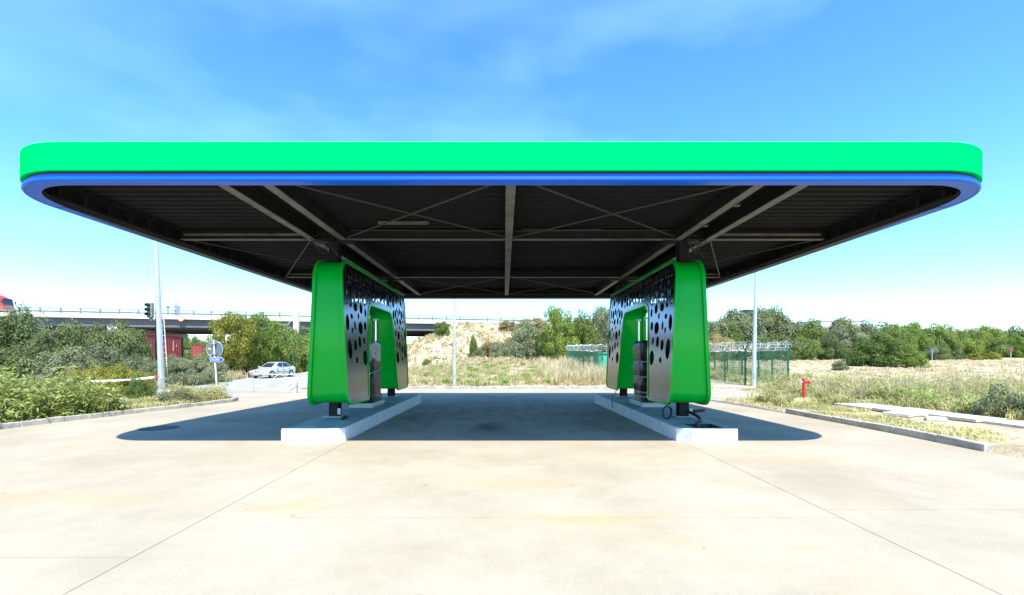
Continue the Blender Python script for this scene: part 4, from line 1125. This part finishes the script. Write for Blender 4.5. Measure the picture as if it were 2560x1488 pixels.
# flower heads on tall stalks
def stalks():
    r = np.random.default_rng(31); n = 90
    xy = np.column_stack([r.uniform(13.2, 19, n), r.uniform(9.5, 17, n)]); mb = MB()
    for (x, y) in xy:
        z = float(TZ(x, y)); h = r.uniform(.8, 1.5); dx, dy = r.normal(scale=.12, size=2)
        mb.tube([(x, y, z), (x+dx*.4, y+dy*.4, z+h*.6), (x+dx, y+dy, z+h)], [.008,.006,.003], 4, False)
        for k in range(6):
            t = r.uniform(.5, 1); q = r.normal(scale=.07, size=2)
            mb.tube([(x+dx*t, y+dy*t, z+h*t), (x+dx*t+q[0], y+dy*t+q[1], z+h*t+.09)], [.004,.002], 3, False)
    tag(obj('seed_stalks', mb, M['gr_straw']), 'tall dry seed stalks above the weeds by the path', 'stalks', kind='stuff')
stalks()
# stones showing through the dry mound
def rubble():
    r = np.random.default_rng(33); mb = MB()
    for k in range(140):
        x = r.uniform(-14, -3); y = r.uniform(76, 95); z = float(TZ(x, y)); s = r.uniform(.12, .4)
        mb.lathe((x, y, z-.05), [(s*.5,0),(s,s*.3),(s*.6,s*.7)], 5)
    tag(obj('rubble', mb, M['kerb']), 'scattered stones on the bare face of the mound', 'rubble', kind='stuff')
rubble()

# ------------------------------------------------------------------ street furniture
def lamp_pole(x, y, h, rb, lean, label):
    z = float(F0(y)); t = thing('lamp_pole', label, 'lamp pole', (x, y, z), group='zinc lamp poles round the forecourt')
    obj('shaft', MB().tube([(0,0,0),(lean*.3,0,h*.3),(lean,0,h)], [rb, rb*.86, rb*.5], 10), M['pole'], t, sm=20, local=True)
    obj('base_plate', MB().box((0,0,.03), (rb*3.6,rb*3.6,.03)), M['galv'], t, local=True)
    obj('hatch', MB().box((0,-rb*.93,.75), (rb*.9,.02,.36)), M['galv'], t, local=True)
    hd = obj('lamp_arm', MB().tube([(lean,0,h-.05),(lean+.1,.3,h+.1),(lean+.1,.9,h+.16)], .035, 8), M['pole'], t, sm=40, local=True)
    obj('lamp_head', MB().box((lean+.1,1.15,h+.17), (.24,.6,.09)), M['galv'], hd, local=True, bev=.02)
    return t
lamp_pole(px(406,18.4), 18.4, 8.6, .12, -.34, 'thick zinc lamp pole with warning tape tied to it, on the weedy verge')
lamp_pole(px(1136,28.4), 28.4, 9.0, .11, 0, 'slim zinc lamp pole behind the kerb between the two pylons')
lamp_pole(px(1884,28.6), 28.6, 9.2, .13, .2, 'zinc lamp pole rising in front of the wire fence')

# round sign seen from behind with the exit arrow below it
sx0 = px(540, 19)
t = thing('exit_sign_post', 'round sign seen from behind above a blue exit arrow board', 'sign', (sx0, 19.0, float(F0(19))), 0)
obj('post', MB().tube([(.07,0,0),(-.10,0,2.48)], .032, 10), M['white'], t, sm=40, local=True)
d_ = obj('round_plate', MB().disc((-.09,.05,2.10), .335, (0,1,0), .012, 36), M['sign_back'], t, sm=40, local=True)
obj('plate_edge', MB().tube([(-.09+.335*math.cos(a), .05, 2.10+.335*math.sin(a)) for a in np.linspace(0, 2*math.pi, 41)], .011, 6, False), M['galv'], d_, local=True)
for z in (1.90, 2.32): obj('clamp', MB().box((-.09,-.02,z), (.20,.09,.03)), M['galv'], t, local=True)
obj('yellow_sticker', MB().box((-.29,.042,2.12), (.12,.004,.06)), M['yellow'], t, local=True)
AR = [(-.21,1.575),(.24,1.575),(.37,1.67),(.24,1.765),(-.21,1.765)]
def ypoly(P, y0, y1):
    n = len(P); return MB().add([(p[0],y0,p[1]) for p in P]+[(p[0],y1,p[1]) for p in P], [tuple(range(n)), tuple(range(2*n-1, n-1, -1))]+[(i,n+i,n+(i+1)%n,(i+1)%n) for i in range(n)])
ab = obj('arrow_board', ypoly(AR, -.05, -.04), M['white'], t, local=True)
cxa = .07
obj('arrow_face', ypoly([(cxa+(p[0]-cxa)*.94, 1.67+(p[1]-1.67)*.86) for p in AR], -.053, -.0495), M['sign_blue'], ab, local=True)
tx = obj('arrow_text', text_mesh('IESIRE', .135), M['white'], ab, local=True); tx.location = (.02,-.0545,1.668); tx.rotation_euler = (math.radians(90),0,0)

# traffic signal and the ladder leaning on its mast
sgx = px(392, 29)
t = thing('traffic_signal', 'weathered three lamp traffic signal on a mast beside the side road', 'traffic light', (sgx, 29, -.2))
obj('mast', MB().tube([(0,0,0),(0,0,6.2)], [.09,.07], 10), M['steel_dark'], t, sm=40, local=True)
hd = obj('housing', MB().box((-.36,-.05,4.78), (.32,.26,.94)), M['signal_grey'], t, local=True, bev=.05)
for k in range(3):
    z = 5.06-.28*k
    obj('lens', MB().disc((-.36,-.185,z), .10, (0,1,0), .02, 18), M['glass'], hd, local=True)
    vp = [(-.36+.115*math.cos(a), z+.115*math.sin(a)) for a in np.linspace(-.5, math.pi+.5, 12)]
    vm = MB(); vm.add([(p[0],-.19,p[1]) for p in vp]+[(p[0],-.40,p[1]+.01) for p in vp], [(i,i+1,13+i,12+i) for i in range(11)])
    obj('visor', vm, M['black'], hd, local=True)
obj('bracket', MB().bar((-.36,0,4.25),(0,0,4.15),.06,.05).bar((-.36,-.02,4.32),(-.30,-.02,4.12),.16,.12), M['signal_grey'], t, local=True)
obj('backing_sign', MB().box((.14,.02,5.2), (.10,.03,1.1)), M['white'], t, local=True)
t = thing('ladder', 'pale narrow ladder leaning against the signal mast', 'ladder', (sgx+.5, 28.7, -.2))
for s in (-.13, .13): obj('stile', MB().tube([(.28+s,0,.2),(-.12+s,.22,4.1),(-.2+s,.26,4.25)], .025, 6), M['tie'], t, local=True)
for k in range(11):
    z = .4+k*.35; f = z/4.1; obj('rung', MB().tube([(.28-.40*f-.13,.22*f,z),(.28-.40*f+.13,.22*f,z)], .016, 6), M['tie'], t, local=True)

# thin barrier posts, tapes and the concrete block
def barrier_post(x, y, h, label):
    z = float(F0(y)); t = thing('barrier_post', label, 'post', (x, y, z))
    obj('stem', MB().tube([(-.05,0,0),(-.09,0,h)], .018, 8), M['galv'], t, local=True); obj('base', MB().lathe((-.05,0,0), [(.13,0),(.12,.02),(.03,.035)], 14), M['galv'], t, local=True)
barrier_post(px(637,22.6), 22.6, 1.0, 'thin white barrier post on a round foot by the weeds')
barrier_post(px(790,24.4), 24.4, 1.05, 'thin white barrier post standing behind the foil capped pylon')
def tape(name, label, P, w, m):
    P = [Vector(p) for p in P]; mb = MB(); vs = []
    for i, p in enumerate(P):
        tw = .35*math.sin(i*.9); vs += [p+Vector((0, math.sin(tw)*w/2, math.cos(tw)*w/2)), p-Vector((0, math.sin(tw)*w/2, math.cos(tw)*w/2))]
    mb.add(vs, [(2*i,2*i+1,2*i+3,2*i+2) for i in range(len(P)-1)])
    return tag(obj(name, mb, M[m]), label, 'tape')
def sagline(a, b, sag, n=12):
    a = Vector(a); b = Vector(b); return [a.lerp(b, i/n)-Vector((0,0,sag*4*(i/n)*(1-i/n))) for i in range(n+1)]
def P3(x, y, d): return (px(x, d), d, 1.7-(y-892)/1168.3*d)
tape('warning_tape', 'pale yellow tape sagging from the weeds past the post and up to the pylon', sagline(P3(572,968,21.8), P3(637,971,22.55), .06)+sagline(P3(640,970,22.6), P3(700,934,23.4), .03)[1:]+sagline(P3(700,934,23.4), P3(768,929,24.2), .32)[1:], .045, 'pale_yellow')
tape('white_tape', 'white tape stretched from the thin post towards the pylon', sagline(P3(634,933,22.6), P3(700,937,23.4), .01)+sagline(P3(700,937,23.4), P3(772,931,24.3), .02)[1:], .035, 'white')
tape('barrier_tape', 'white barrier tape running from the lamp pole into the weeds', sagline(P3(393,942,18.3), P3(216,953,19.2), .05), .08, 'white')
tape('tape_knot', 'short red band of tape knotted round the lamp pole', [(px(406,18.4)-.16+.13*math.cos(a), 18.4+.13*math.sin(a), .92) for a in np.linspace(0, 6.3, 14)], .08, 'red')
t = obj('concrete_block', MB().prism([(-.16,-.14),(.20,-.14),(.20,.14),(-.16,.14)], 0, .56), M['sand'], local=True, bev=.03)
t.location = (px(732,24.2), 24.2, float(F0(24.2))); t.rotation_euler = (.02,.06,.2); tag(t, 'pale sandy concrete block standing on the slab by the yellow tape', 'block')
# hydrant
hy = thing('fire_hydrant', 'red standpipe hydrant with two capped outlets in the weeds', 'hydrant', (12.75, 19.9, float(TZ(12.75,19.9))))
obj('standpipe', MB().tube([(0,0,-.1),(0,0,.92)], .062, 14), M['red'], hy, sm=40, local=True)
obj('top_cap', MB().lathe((0,0,.92), [(.075,0),(.075,.03),(.045,.07),(.02,.08)], 14), M['red'], hy, sm=40, local=True)
for s in (-1, 1):
    a = obj('outlet', MB().tube([(0,0,.82),(s*.13,-.08,.83),(s*.17,-.10,.83)], [.05,.05,.062], 12), M['red'], hy, sm=40, local=True)
    obj('outlet_cap', MB().disc((s*.185,-.11,.83), .055, (s,-.6,0), .025, 14), M['white' if s < 0 else 'red'], a, local=True)

# far small signs in the field
for x, y, d, shape, label in ((2330,876,62,'box','small dark square sign on a post at the field edge'), (2527,875,66,'disc','small round red sign on a post at the field edge')):
    X = px(x, d); zb = float(TZ(X, d)); zt = 1.7-(y-892)/1168.3*d
    t = thing('field_sign', label, 'sign', (X, d, zb))
    obj('post', MB().tube([(0,0,0),(0,0,zt-zb+.2)], .05, 8), M['galv'], t, local=True)
    obj('plate', MB().box((0,-.06,zt-zb), (.5,.03,.5)) if shape == 'box' else MB().disc((0,-.06,zt-zb), .28, (0,1,0), .03, 20), M['sign_back' if shape == 'box' else 'dull_red'], t, local=True)

# ------------------------------------------------------------------ fenced compound
FP = [(7.54,56),(7.54,36),(15.7,36),(15.15,29.4),(17.85,29.4),(18.7,34.4),(18.9,42)]
fe = thing('security_fence', 'dark green wire mesh fence topped with razor coils round a compound', 'fence', (12.0, 36.0, 0))
posts = []
for a, b in zip(FP[:-1], FP[1:]):
    L_ = math.hypot(b[0]-a[0], b[1]-a[1]); n = max(1, round(L_/2.75))
    for k in range(n): posts.append((a[0]+(b[0]-a[0])*k/n, a[1]+(b[1]-a[1])*k/n))
posts.append(FP[-1])
FH = 2.32
def fz(x, y): return float(F0(y)) if y < 37 else float(F0(y))+.02*(y-37)
for i, (x, y) in enumerate(posts):
    z = fz(x, y); j = min(i, len(posts)-2); ang = math.atan2(posts[j+1][1]-posts[j][1], posts[j+1][0]-posts[j][0])
    nx, ny = -math.sin(ang), math.cos(ang)
    p = obj('post', MB().box((x, y, z+FH/2-.1), (.08,.08,FH+.2), ang), M['fence_green'], fe)
    obj('arm', MB().bar((x, y, z+FH-.02), (x+nx*.36, y+ny*.36, z+FH+.36), .045).bar((x, y, z+FH-.02), (x-nx*.36, y-ny*.36, z+FH+.36), .045), M['fence_green'], p)
    for zz in (.5, 1.1, 1.7):
        obj('clamp', MB().box((x+.05, y-.05, z+zz), (.07,.07,.07), ang), M['black'], p)
for a, b in zip(posts[:-1], posts[1:]):
    za, zb = fz(*a), fz(*b); mb = MB(); L_ = math.hypot(b[0]-a[0], b[1]-a[1]); n = int(L_/.075)
    for k in range(1, n):
        t = k/n; x = a[0]+(b[0]-a[0])*t; y = a[1]+(b[1]-a[1])*t; z = za+(zb-za)*t; mb.bar((x,y,z+.12), (x,y,z+FH-.05), .007)
    for k in range(13):
        z = .12+k*(FH-.2)/12; w = .012 if k % 4 == 0 else .008; mb.bar((a[0],a[1],za+z), (b[0],b[1],zb+z), w)
    obj('mesh_panel', mb, M['fence_green'], fe)
    cb = MB(); P = []; nl = max(4, int(L_/.46)); R2 = random.Random(int(a[0]*100+a[1]*10)); ang = math.atan2(b[1]-a[1], b[0]-a[0]); nx, ny = -math.sin(ang), math.cos(ang)
    rr = .29
    for k in range(nl*12+1):
        t = k/(nl*12); q = 2*math.pi*k/12
        if k % 12 == 0: rr = R2.uniform(.24,.33)
        P.append((a[0]+(b[0]-a[0])*t+nx*rr*math.cos(q)+.1*math.cos(ang)*math.sin(q), a[1]+(b[1]-a[1])*t+ny*rr*math.cos(q)+.1*math.sin(ang)*math.sin(q), za+(zb-za)*t+FH+.27+rr*math.sin(q)))
    cb.tube(P, .0095, 4, False); obj('razor_coil', cb, M['wire'], fe)
    wb = MB()
    for s in (-1, 1):
        for f in (.5, 1): wb.tube([(a[0]+nx*s*.36*f, a[1]+ny*s*.36*f, za+FH+.36*f), (b[0]+nx*s*.36*f, b[1]+ny*s*.36*f, zb+FH+.36*f)], .006, 4, False)
    obj('barbed_wire', wb, M['wire'], fe)
    obj('fence_footing', MB().bar((a[0],a[1],za+.03), (b[0],b[1],zb+.03), .16, .14), M['kerb'], fe)
patch('compound_floor', [(7.6,35.9),(15.6,35.9),(15.6,48),(7.6,48)], .05, M['concrete'])
# cabinet and tank inside
t = thing('teal_cabinet', 'teal green equipment cabinet behind the fence', 'cabinet', (9.75, 43.2, -.2))
obj('body', MB().box((0,0,1.15), (2.6,2.3,2.1)), M['teal'], t, local=True, bev=.03)
obj('roof', MB().box((0,0,2.24), (2.8,2.5,.09)), M['teal'], t, local=True)
obj('roof_band', MB().box((0,-1.16,2.08), (2.6,.03,.09)), M['fence_green'], t, local=True)
for s in (-.62,.62): dd = obj('door', MB().box((s,-1.165,1.08), (1.18,.03,1.75)), M['teal'], t, local=True); obj('handle', MB().box((s*.2,-1.2,1.1), (.04,.04,.25)), M['black'], dd, local=True)
obj('plinth', MB().box((0,0,.05), (2.7,2.4,.1)), M['kerb'], t, local=True)
t = thing('white_tank', 'white box shaped tank beside the teal cabinet', 'tank', (10.35, 40.4, -.2))
obj('body', MB().box((0,0,.95), (1.5,1.6,1.5)), M['white'], t, local=True, bev=.08)
obj('lid', MB().lathe((0,0,1.7), [(.3,0),(.3,.05),(.1,.08)], 14), M['white'], t, local=True)
for s in (-.5,.5): obj('skid', MB().box((s,0,.1), (.15,1.6,.2)), M['steel_dark'], t, local=True)

# ------------------------------------------------------------------ parked saloon car
car = thing('parked_car', 'silver saloon car standing at the edge of the side road', 'car', (-21.15, 42.8, -.194), math.atan2(-2.8, -.50))
ST = [(2.235,.30,.60,.60),(2.20,.24,.66,.70),(2.08,.20,.70,.79),(1.75,.19,.755,.845),(1.35,.19,.82,.865),(.95,.19,.90,.87),(.4,.19,.935,.87),(-.4,.19,.945,.87),(-1.1,.19,.96,.87),(-1.5,.19,.985,.86),(-1.95,.22,1.0,.82),(-2.15,.27,.985,.77),(-2.225,.34,.90,.72),(-2.235,.42,.78,.68)]
body = MB(); rings = []
for x, zb, zt, w in ST:
    H = zt-zb
    half = [(w*.86,zb),(w*.97,zb+.13*H),(w*1.0,zb+.42*H),(w*.985,zb+.70*H),(w*.955,zb+.86*H),(w*.86,zb+.97*H),(w*.45,zt+.012),]
    rings.append([(x, y, z) for y, z in half]+[(x, 0, zt+.02)]+[(x, -y, z) for y, z in reversed(half)])
nr = len(rings[0]); body.add([p for r_ in rings for p in r_], [(j*nr+i, (j+1)*nr+i, (j+1)*nr+(i+1)%nr, j*nr+(i+1)%nr) for j in range(len(rings)-1) for i in range(nr)]+[tuple(range(nr)), tuple(range(len(rings)*nr-1, (len(rings)-1)*nr-1, -1))])
obj('body', body, M['silver'], car, sm=45, local=True)
BELT = [(1.02,.60,.90),(.72,.74,.925),(-.25,.775,.945),(-1.15,.745,.965),(-1.72,.60,.99)]
ROOF = [(.28,.50,1.345),(.06,.555,1.392),(-.42,.57,1.412),(-.92,.545,1.375),(-1.15,.48,1.325)]
cab = MB(); n5 = 5
lo = [(x,w,z) for x,w,z in BELT]+[(x,-w,z) for x,w,z in reversed(BELT)]; hi = [(x,w,z) for x,w,z in ROOF]+[(x,-w,z) for x,w,z in reversed(ROOF)]
cab.add(lo+hi, [(i,(i+1)%10,10+(i+1)%10,10+i) for i in range(10)])
cab.add([(x,w,z) for x,w,z in ROOF]+[(x,0,z+.02) for x,w,z in ROOF]+[(x,-w,z) for x,w,z in ROOF], [(i,i+1,6+i,5+i) for i in range(4)]+[(5+i,6+i,11+i,10+i) for i in range(4)])
obj('roof', cab, M['silver'], car, sm=30, local=True)
def quad_on(a, b, c, d, s0, s1, t0, t1, off):
    a, b, c, d = map(Vector, (a, b, c, d)); P = lambda s, t: a.lerp(b, s).lerp(d.lerp(c, s), t)
    nn = (b-a).cross(d-a).normalized()*off
    return [P(s0,t0)+nn, P(s1,t0)+nn, P(s1,t1)+nn, P(s0,t1)+nn]
def glass(name, q): obj(name, MB().add(q, [(0,1,2,3)]), M['glass'], car, local=True)
glass('windscreen', quad_on((1.02,.60,.90),(1.02,-.60,.90),(.28,-.50,1.345),(.28,.50,1.345), .06,.94,.10,.92, -.008))
glass('rear_window', quad_on((-1.72,-.60,.99),(-1.72,.60,.99),(-1.15,.48,1.325),(-1.15,-.48,1.325), .08,.92,.08,.92, -.008))
for s in (1, -1):
    for (i, s0, s1, a0, a1) in ((1,.02,.95,.08,.88),(2,.03,.97,.08,.88),):
        a = (BELT[i][0],s*BELT[i][1],BELT[i][2]); b = (BELT[i+1][0],s*BELT[i+1][1],BELT[i+1][2]); c = (ROOF[i+1][0],s*ROOF[i+1][1],ROOF[i+1][2]); d = (ROOF[i][0],s*ROOF[i][1],ROOF[i][2])
        glass('side_window', quad_on(a, b, c, d, s0, s1, a0, a1, .01*s))
    a, b, c = (BELT[3][0]+.02,s*BELT[3][1],BELT[3][2]+.03), (BELT[3][0]-.42,s*(BELT[3][1]-.09),BELT[3][2]+.05), (ROOF[3][0]+.02,s*(ROOF[3][1]+.012),ROOF[3][2]-.05)
    glass('quarter_window', [Vector(a)+Vector((0,s*.008,0)), Vector(b)+Vector((0,s*.012,0)), Vector(c)+Vector((-.12,s*.004,-.03)), Vector(c)+Vector((0,s*.008,0))])
    for x in (1.36, -1.365):
        obj('wheel_arch', MB().disc((x,s*.872,.335), .355, (0,1,0), .012, 28), M['hollow'], car, local=True)
        wh = thing('wheel', None, None, (x, s*.79, .312)); wh.parent = car
        obj('tyre', MB().tube([(0,-.10,0),(0,-.085,0),(0,.085,0),(0,.10,0)], [.285,.312,.312,.285], 28), M['rubber'], wh, sm=40, local=True)
        rm = MB().disc((0,s*.092,0), .205, (0,1,0), .02, 24)
        obj('rim', rm, M['silver'], wh, local=True)
        for k in range(5): 
            a = 2*math.pi*k/5; obj('spoke_gap', MB().disc((.125*math.cos(a),s*.1035,.125*math.sin(a)), .045, (0,1,0), .003, 10), M['black'], wh, local=True)
    obj('headlight', MB().add([(2.215,s*.34,.645),(2.13,s*.735,.655),(2.14,s*.735,.545),(2.24,s*.34,.53)], [(0,1,2,3)]).box((2.14,s*.53,.59), (.16,.36,.10), -s*.22), M['lamp'], car, local=True)
    obj('grille', MB().box((2.222,s*.115,.585), (.05,.17,.10)), M['black'], car, local=True, bev=.02)
    obj('air_intake', MB().box((2.205,s*.36,.34), (.06,.34,.09)), M['black'], car, local=True)
    mr = obj('mirror', MB().box((.68,s*.94,.97), (.13,.20,.12)), M['silver'], car, local=True, bev=.03)
    obj('trim_strip', MB().box((-.05,s*.878,.52), (1.9,.014,.035)), M['black'], car, local=True)
    obj('sill', MB().box((-.0,s*.83,.20), (2.0,.06,.08)), M['black'], car, local=True)
    for x in (-.18, -1.02): obj('door_handle', MB().box((x,s*.868,.76), (.16,.02,.03)), M['black'], car, local=True)
    for x in (.55, -.30, -1.12): obj('door_seam', MB().box((x,s*.866,.66), (.008,.012,.52)), M['black'], car, local=True)
obj('bumper_strip', MB().box((2.225,0,.47), (.05,1.30,.03)), M['black'], car, local=True)
obj('number_plate', MB().box((2.247,0,.385), (.02,.50,.11)), M['white'], car, local=True)
obj('lower_intake', MB().box((2.19,0,.27), (.06,1.2,.06)), M['black'], car, local=True)

# ------------------------------------------------------------------ container trailer beside the thicket
def container(name, label, loc, rz, L_, H_=2.6, W=2.44, z0=1.25, wheels=True, m='container_red'):
    t = thing(name, label, 'container', loc, rz)
    def wall(y):
        P = []; x = -L_/2+.15; k = 0
        while x < L_/2-.2: P += [(x,0),(x+.11,0),(x+.15,.05),(x+.26,.05)]; x += .30
        P.append((L_/2-.15, 0)); s = 1 if y > 0 else -1
        mb = MB(); mb.add([(p[0], y-s*p[1], z) for p in P for z in (z0+.15, z0+H_-.12)], [(2*i,2*i+2,2*i+3,2*i+1) for i in range(len(P)-1)]); return mb
    for y in (-W/2+.03, W/2-.03): obj('side_wall', wall(y), M[m], t, local=True)
    for x in (-L_/2+.08, L_/2-.08):
        for y in (-W/2+.08, W/2-.08): obj('corner_post', MB().box((x,y,z0+H_/2), (.16,.16,H_)), M[m], t, local=True)
        obj('end_wall', MB().box((x,0,z0+H_/2), (.06,W-.3,H_-.2)), M[m], t, local=True)
    for y in (-W/2+.06, W/2-.06):
        for z in (z0+.07, z0+H_-.06): obj('rail', MB().box((0,y,z), (L_-.32,.12,.13)), M[m], t, local=True)
    obj('roof', MB().box((0,0,z0+H_-.01), (L_-.2,W-.2,.04)), M[m], t, local=True)
    for x, w in ((L_/2-1.2,.10),(L_/2-.7,.12)): obj('marking', MB().box((x,-W/2+.026,z0+H_*.6), (w,.004,1.1 if w < .11 else .2)), M['white'], t, local=True)
    if wheels:
        obj('chassis', MB().box((0,0,1.08), (L_-.4,1.0,.28)), M['steel_dark'], t, local=True)
        for x in (-L_/2+1.4,-L_/2+2.7,-L_/2+4.0):
            for y in (-1.0,1.0): obj('wheel', MB().disc((x,y,.5), .5, (0,1,0), .32, 20), M['rubber'], t, local=True)
        obj('landing_leg', MB().box((L_/2-2.5,0,.5), (.12,1.5,1.0)), M['steel_dark'], t, local=True)
    else:
        obj('support_block', MB().box((0,0,z0/2), (L_-1,W-.3,z0)), M['steel_dark'], t, local=True)
    return t
container('container_trailer', 'oxide red corrugated container on a trailer behind the shrubs', (-36.9, 45.5, -.2), math.radians(90), 12.2, 2.8, z0=1.4)
container('container_trailer', 'second oxide red container half hidden behind the feathery trees', (px(556,82), 84, -.2), math.radians(70), 12.2, 2.6)

# ------------------------------------------------------------------ red lorry on the bridge
ba = math.atan2(BRU[1], BRU[0])
q = bp((-85.2+79.5)/BRU[0]-1.5, 2.9, 8.95)
tr = thing('red_truck', 'red lorry cab driving along the bridge', 'truck', q, ba)
cabp = [(1.15,.55),(1.22,1.3),(1.20,1.75),(.98,2.75),(.78,2.95),(-1.15,2.95),(-1.15,.55)]
def xz_prism(P, y0, y1):
    n = len(P); return MB().add([(p[0],y0,p[1]) for p in P]+[(p[0],y1,p[1]) for p in P], [tuple(range(n)), tuple(range(2*n-1,n-1,-1))]+[(i,n+i,n+(i+1)%n,(i+1)%n) for i in range(n)])
obj('cab', xz_prism(cabp, -1.22, 1.22), M['truck_red'], tr, local=True, bev=.06)
obj('wind_deflector', xz_prism([(.55,2.96),(.2,3.25),(-1.1,3.75),(-1.1,2.96)], -1.1, 1.1), M['truck_red'], tr, local=True, bev=.05)
obj('windscreen', MB().add([(1.215,-1.08,1.82),(1.215,1.08,1.82),(1.02,1.02,2.66),(1.02,-1.02,2.66)], [(0,1,2,3)]), M['glass'], tr, local=True)
obj('sun_visor', MB().box((1.08,0,2.76), (.28,2.2,.05)), M['sign_blue'], tr, local=True)
for s in (-1, 1):
    obj('side_window', MB().box((.45,s*1.225,2.2), (.85,.02,.62)), M['glass'], tr, local=True)
    obj('rear_side_window', MB().box((-.55,s*1.225,2.25), (.45,.02,.45)), M['glass'], tr, local=True)
    obj('door_mirror', MB().box((1.2,s*1.42,2.2), (.12,.18,.55)), M['black'], tr, local=True)
    for x in (.2, -3.2): obj('wheel', MB().disc((x,s*1.02,.5), .5, (0,1,0), .34, 20), M['rubber'], tr, local=True)
    obj('headlight', MB().box((1.2,s*.9,.85), (.08,.4,.18)), M['lamp'], tr, local=True)
obj('bumper', MB().box((1.2,0,.62), (.16,2.4,.35)), M['truck_red'], tr, local=True, bev=.04)
obj('chassis', MB().box((-4,0,.9), (6.2,.9,.25)), M['steel_dark'], tr, local=True)
obj('trailer_body', MB().box((-8.0,0,2.5), (12.6,2.5,2.7)), M['container_red'], tr, local=True)
for x in (-11,-12.3,-13.6):
    for s in (-1,1): obj('wheel', MB().disc((x,s*1.02,.5), .5, (0,1,0), .34, 20), M['rubber'], tr, local=True)

# ------------------------------------------------------------------ far buildings
def far_building(name, label, x0, x1, ytop, ybot, d, dep, roofm, wallm, extra=None):
    X0, X1 = px(x0, d), px(x1, d); zt = 1.7-(ytop-892)/1168.3*d
    t = thing(name, label, 'building', ((X0+X1)/2, d+dep/2, 0)); w = X1-X0
    obj('wall', MB().box((0,0,zt/2-.3), (w,dep,zt)), M[wallm], t, local=True)
    obj('roof', MB().box((0,0,zt-.1), (w+.6,dep+.6,.5)), M[roofm], t, local=True)
    nwin = max(2, int(w/5)) if extra is None else 0
    for k in range(nwin):
        for z in (zt*.78, zt*.5):
            obj('window', MB().box((-w/2+w*(k+.5)/nwin, -dep/2-.03, z), (1.6,.06,1.5)), M['glass'], t, local=True)
    return t
far_building('warehouse', 'long pale warehouse roof showing above the thicket trees', 2052, 2158, 801, 830, 175, 30, 'kerb', 'pale')
far_building('green_shed', 'dark green flat topped building behind the thicket', 1862, 1882, 776, 800, 130, 2, 'black', 'fence_green', 1)
tw = far_building('office_tower', 'hazy pale tower with mast rising behind the bridge', 425, 436, 764, 800, 320, 6, 'tower_blue', 'tower_blue')
zt = 1.7+(892-764)/1168.3*320
obj('lift_house', MB().box((-.2,0,zt+1.2), (1.6,3,2.6)), M['tower_blue'], tw, local=True)
obj('mast', MB().tube([(-.3,0,zt+2), (-.3,0,zt+5.5)], .25, 6), M['white'], tw, local=True)
for z in (3.2,4.4): obj('antenna', MB().box((-.3,0,zt+z), (1.4,.3,.5)), M['white'], tw, local=True)
cat_ = thing('bridge_mast', 'thin dark lighting mast on the far side of the bridge', 'mast', (px(420,110), 110, 8))
obj('shaft', MB().tube([(0,0,0),(0,0,5.4)], .12, 6), M['steel_dark'], cat_, local=True); obj('head', MB().box((0,0,5.4), (.5,.5,.3)), M['steel_dark'], cat_, local=True)
cat2 = thing('catenary_mast', 'pale concrete mast with bracing strut standing before the bridge', 'mast', (px(741,78), 78, -.2))
obj('shaft', MB().box((0,0,4.6), (.85,.5,9.2)), M['bridge_edge'], cat2, local=True)
obj('strut', MB().bar((-.4,0,8.6),(-2.6,0,5.6),.12), M['galv'], cat2, local=True); obj('insulator', MB().bar((-2.8,0,7.2),(-1.6,0,7.4),.09), M['galv'], cat2, local=True)
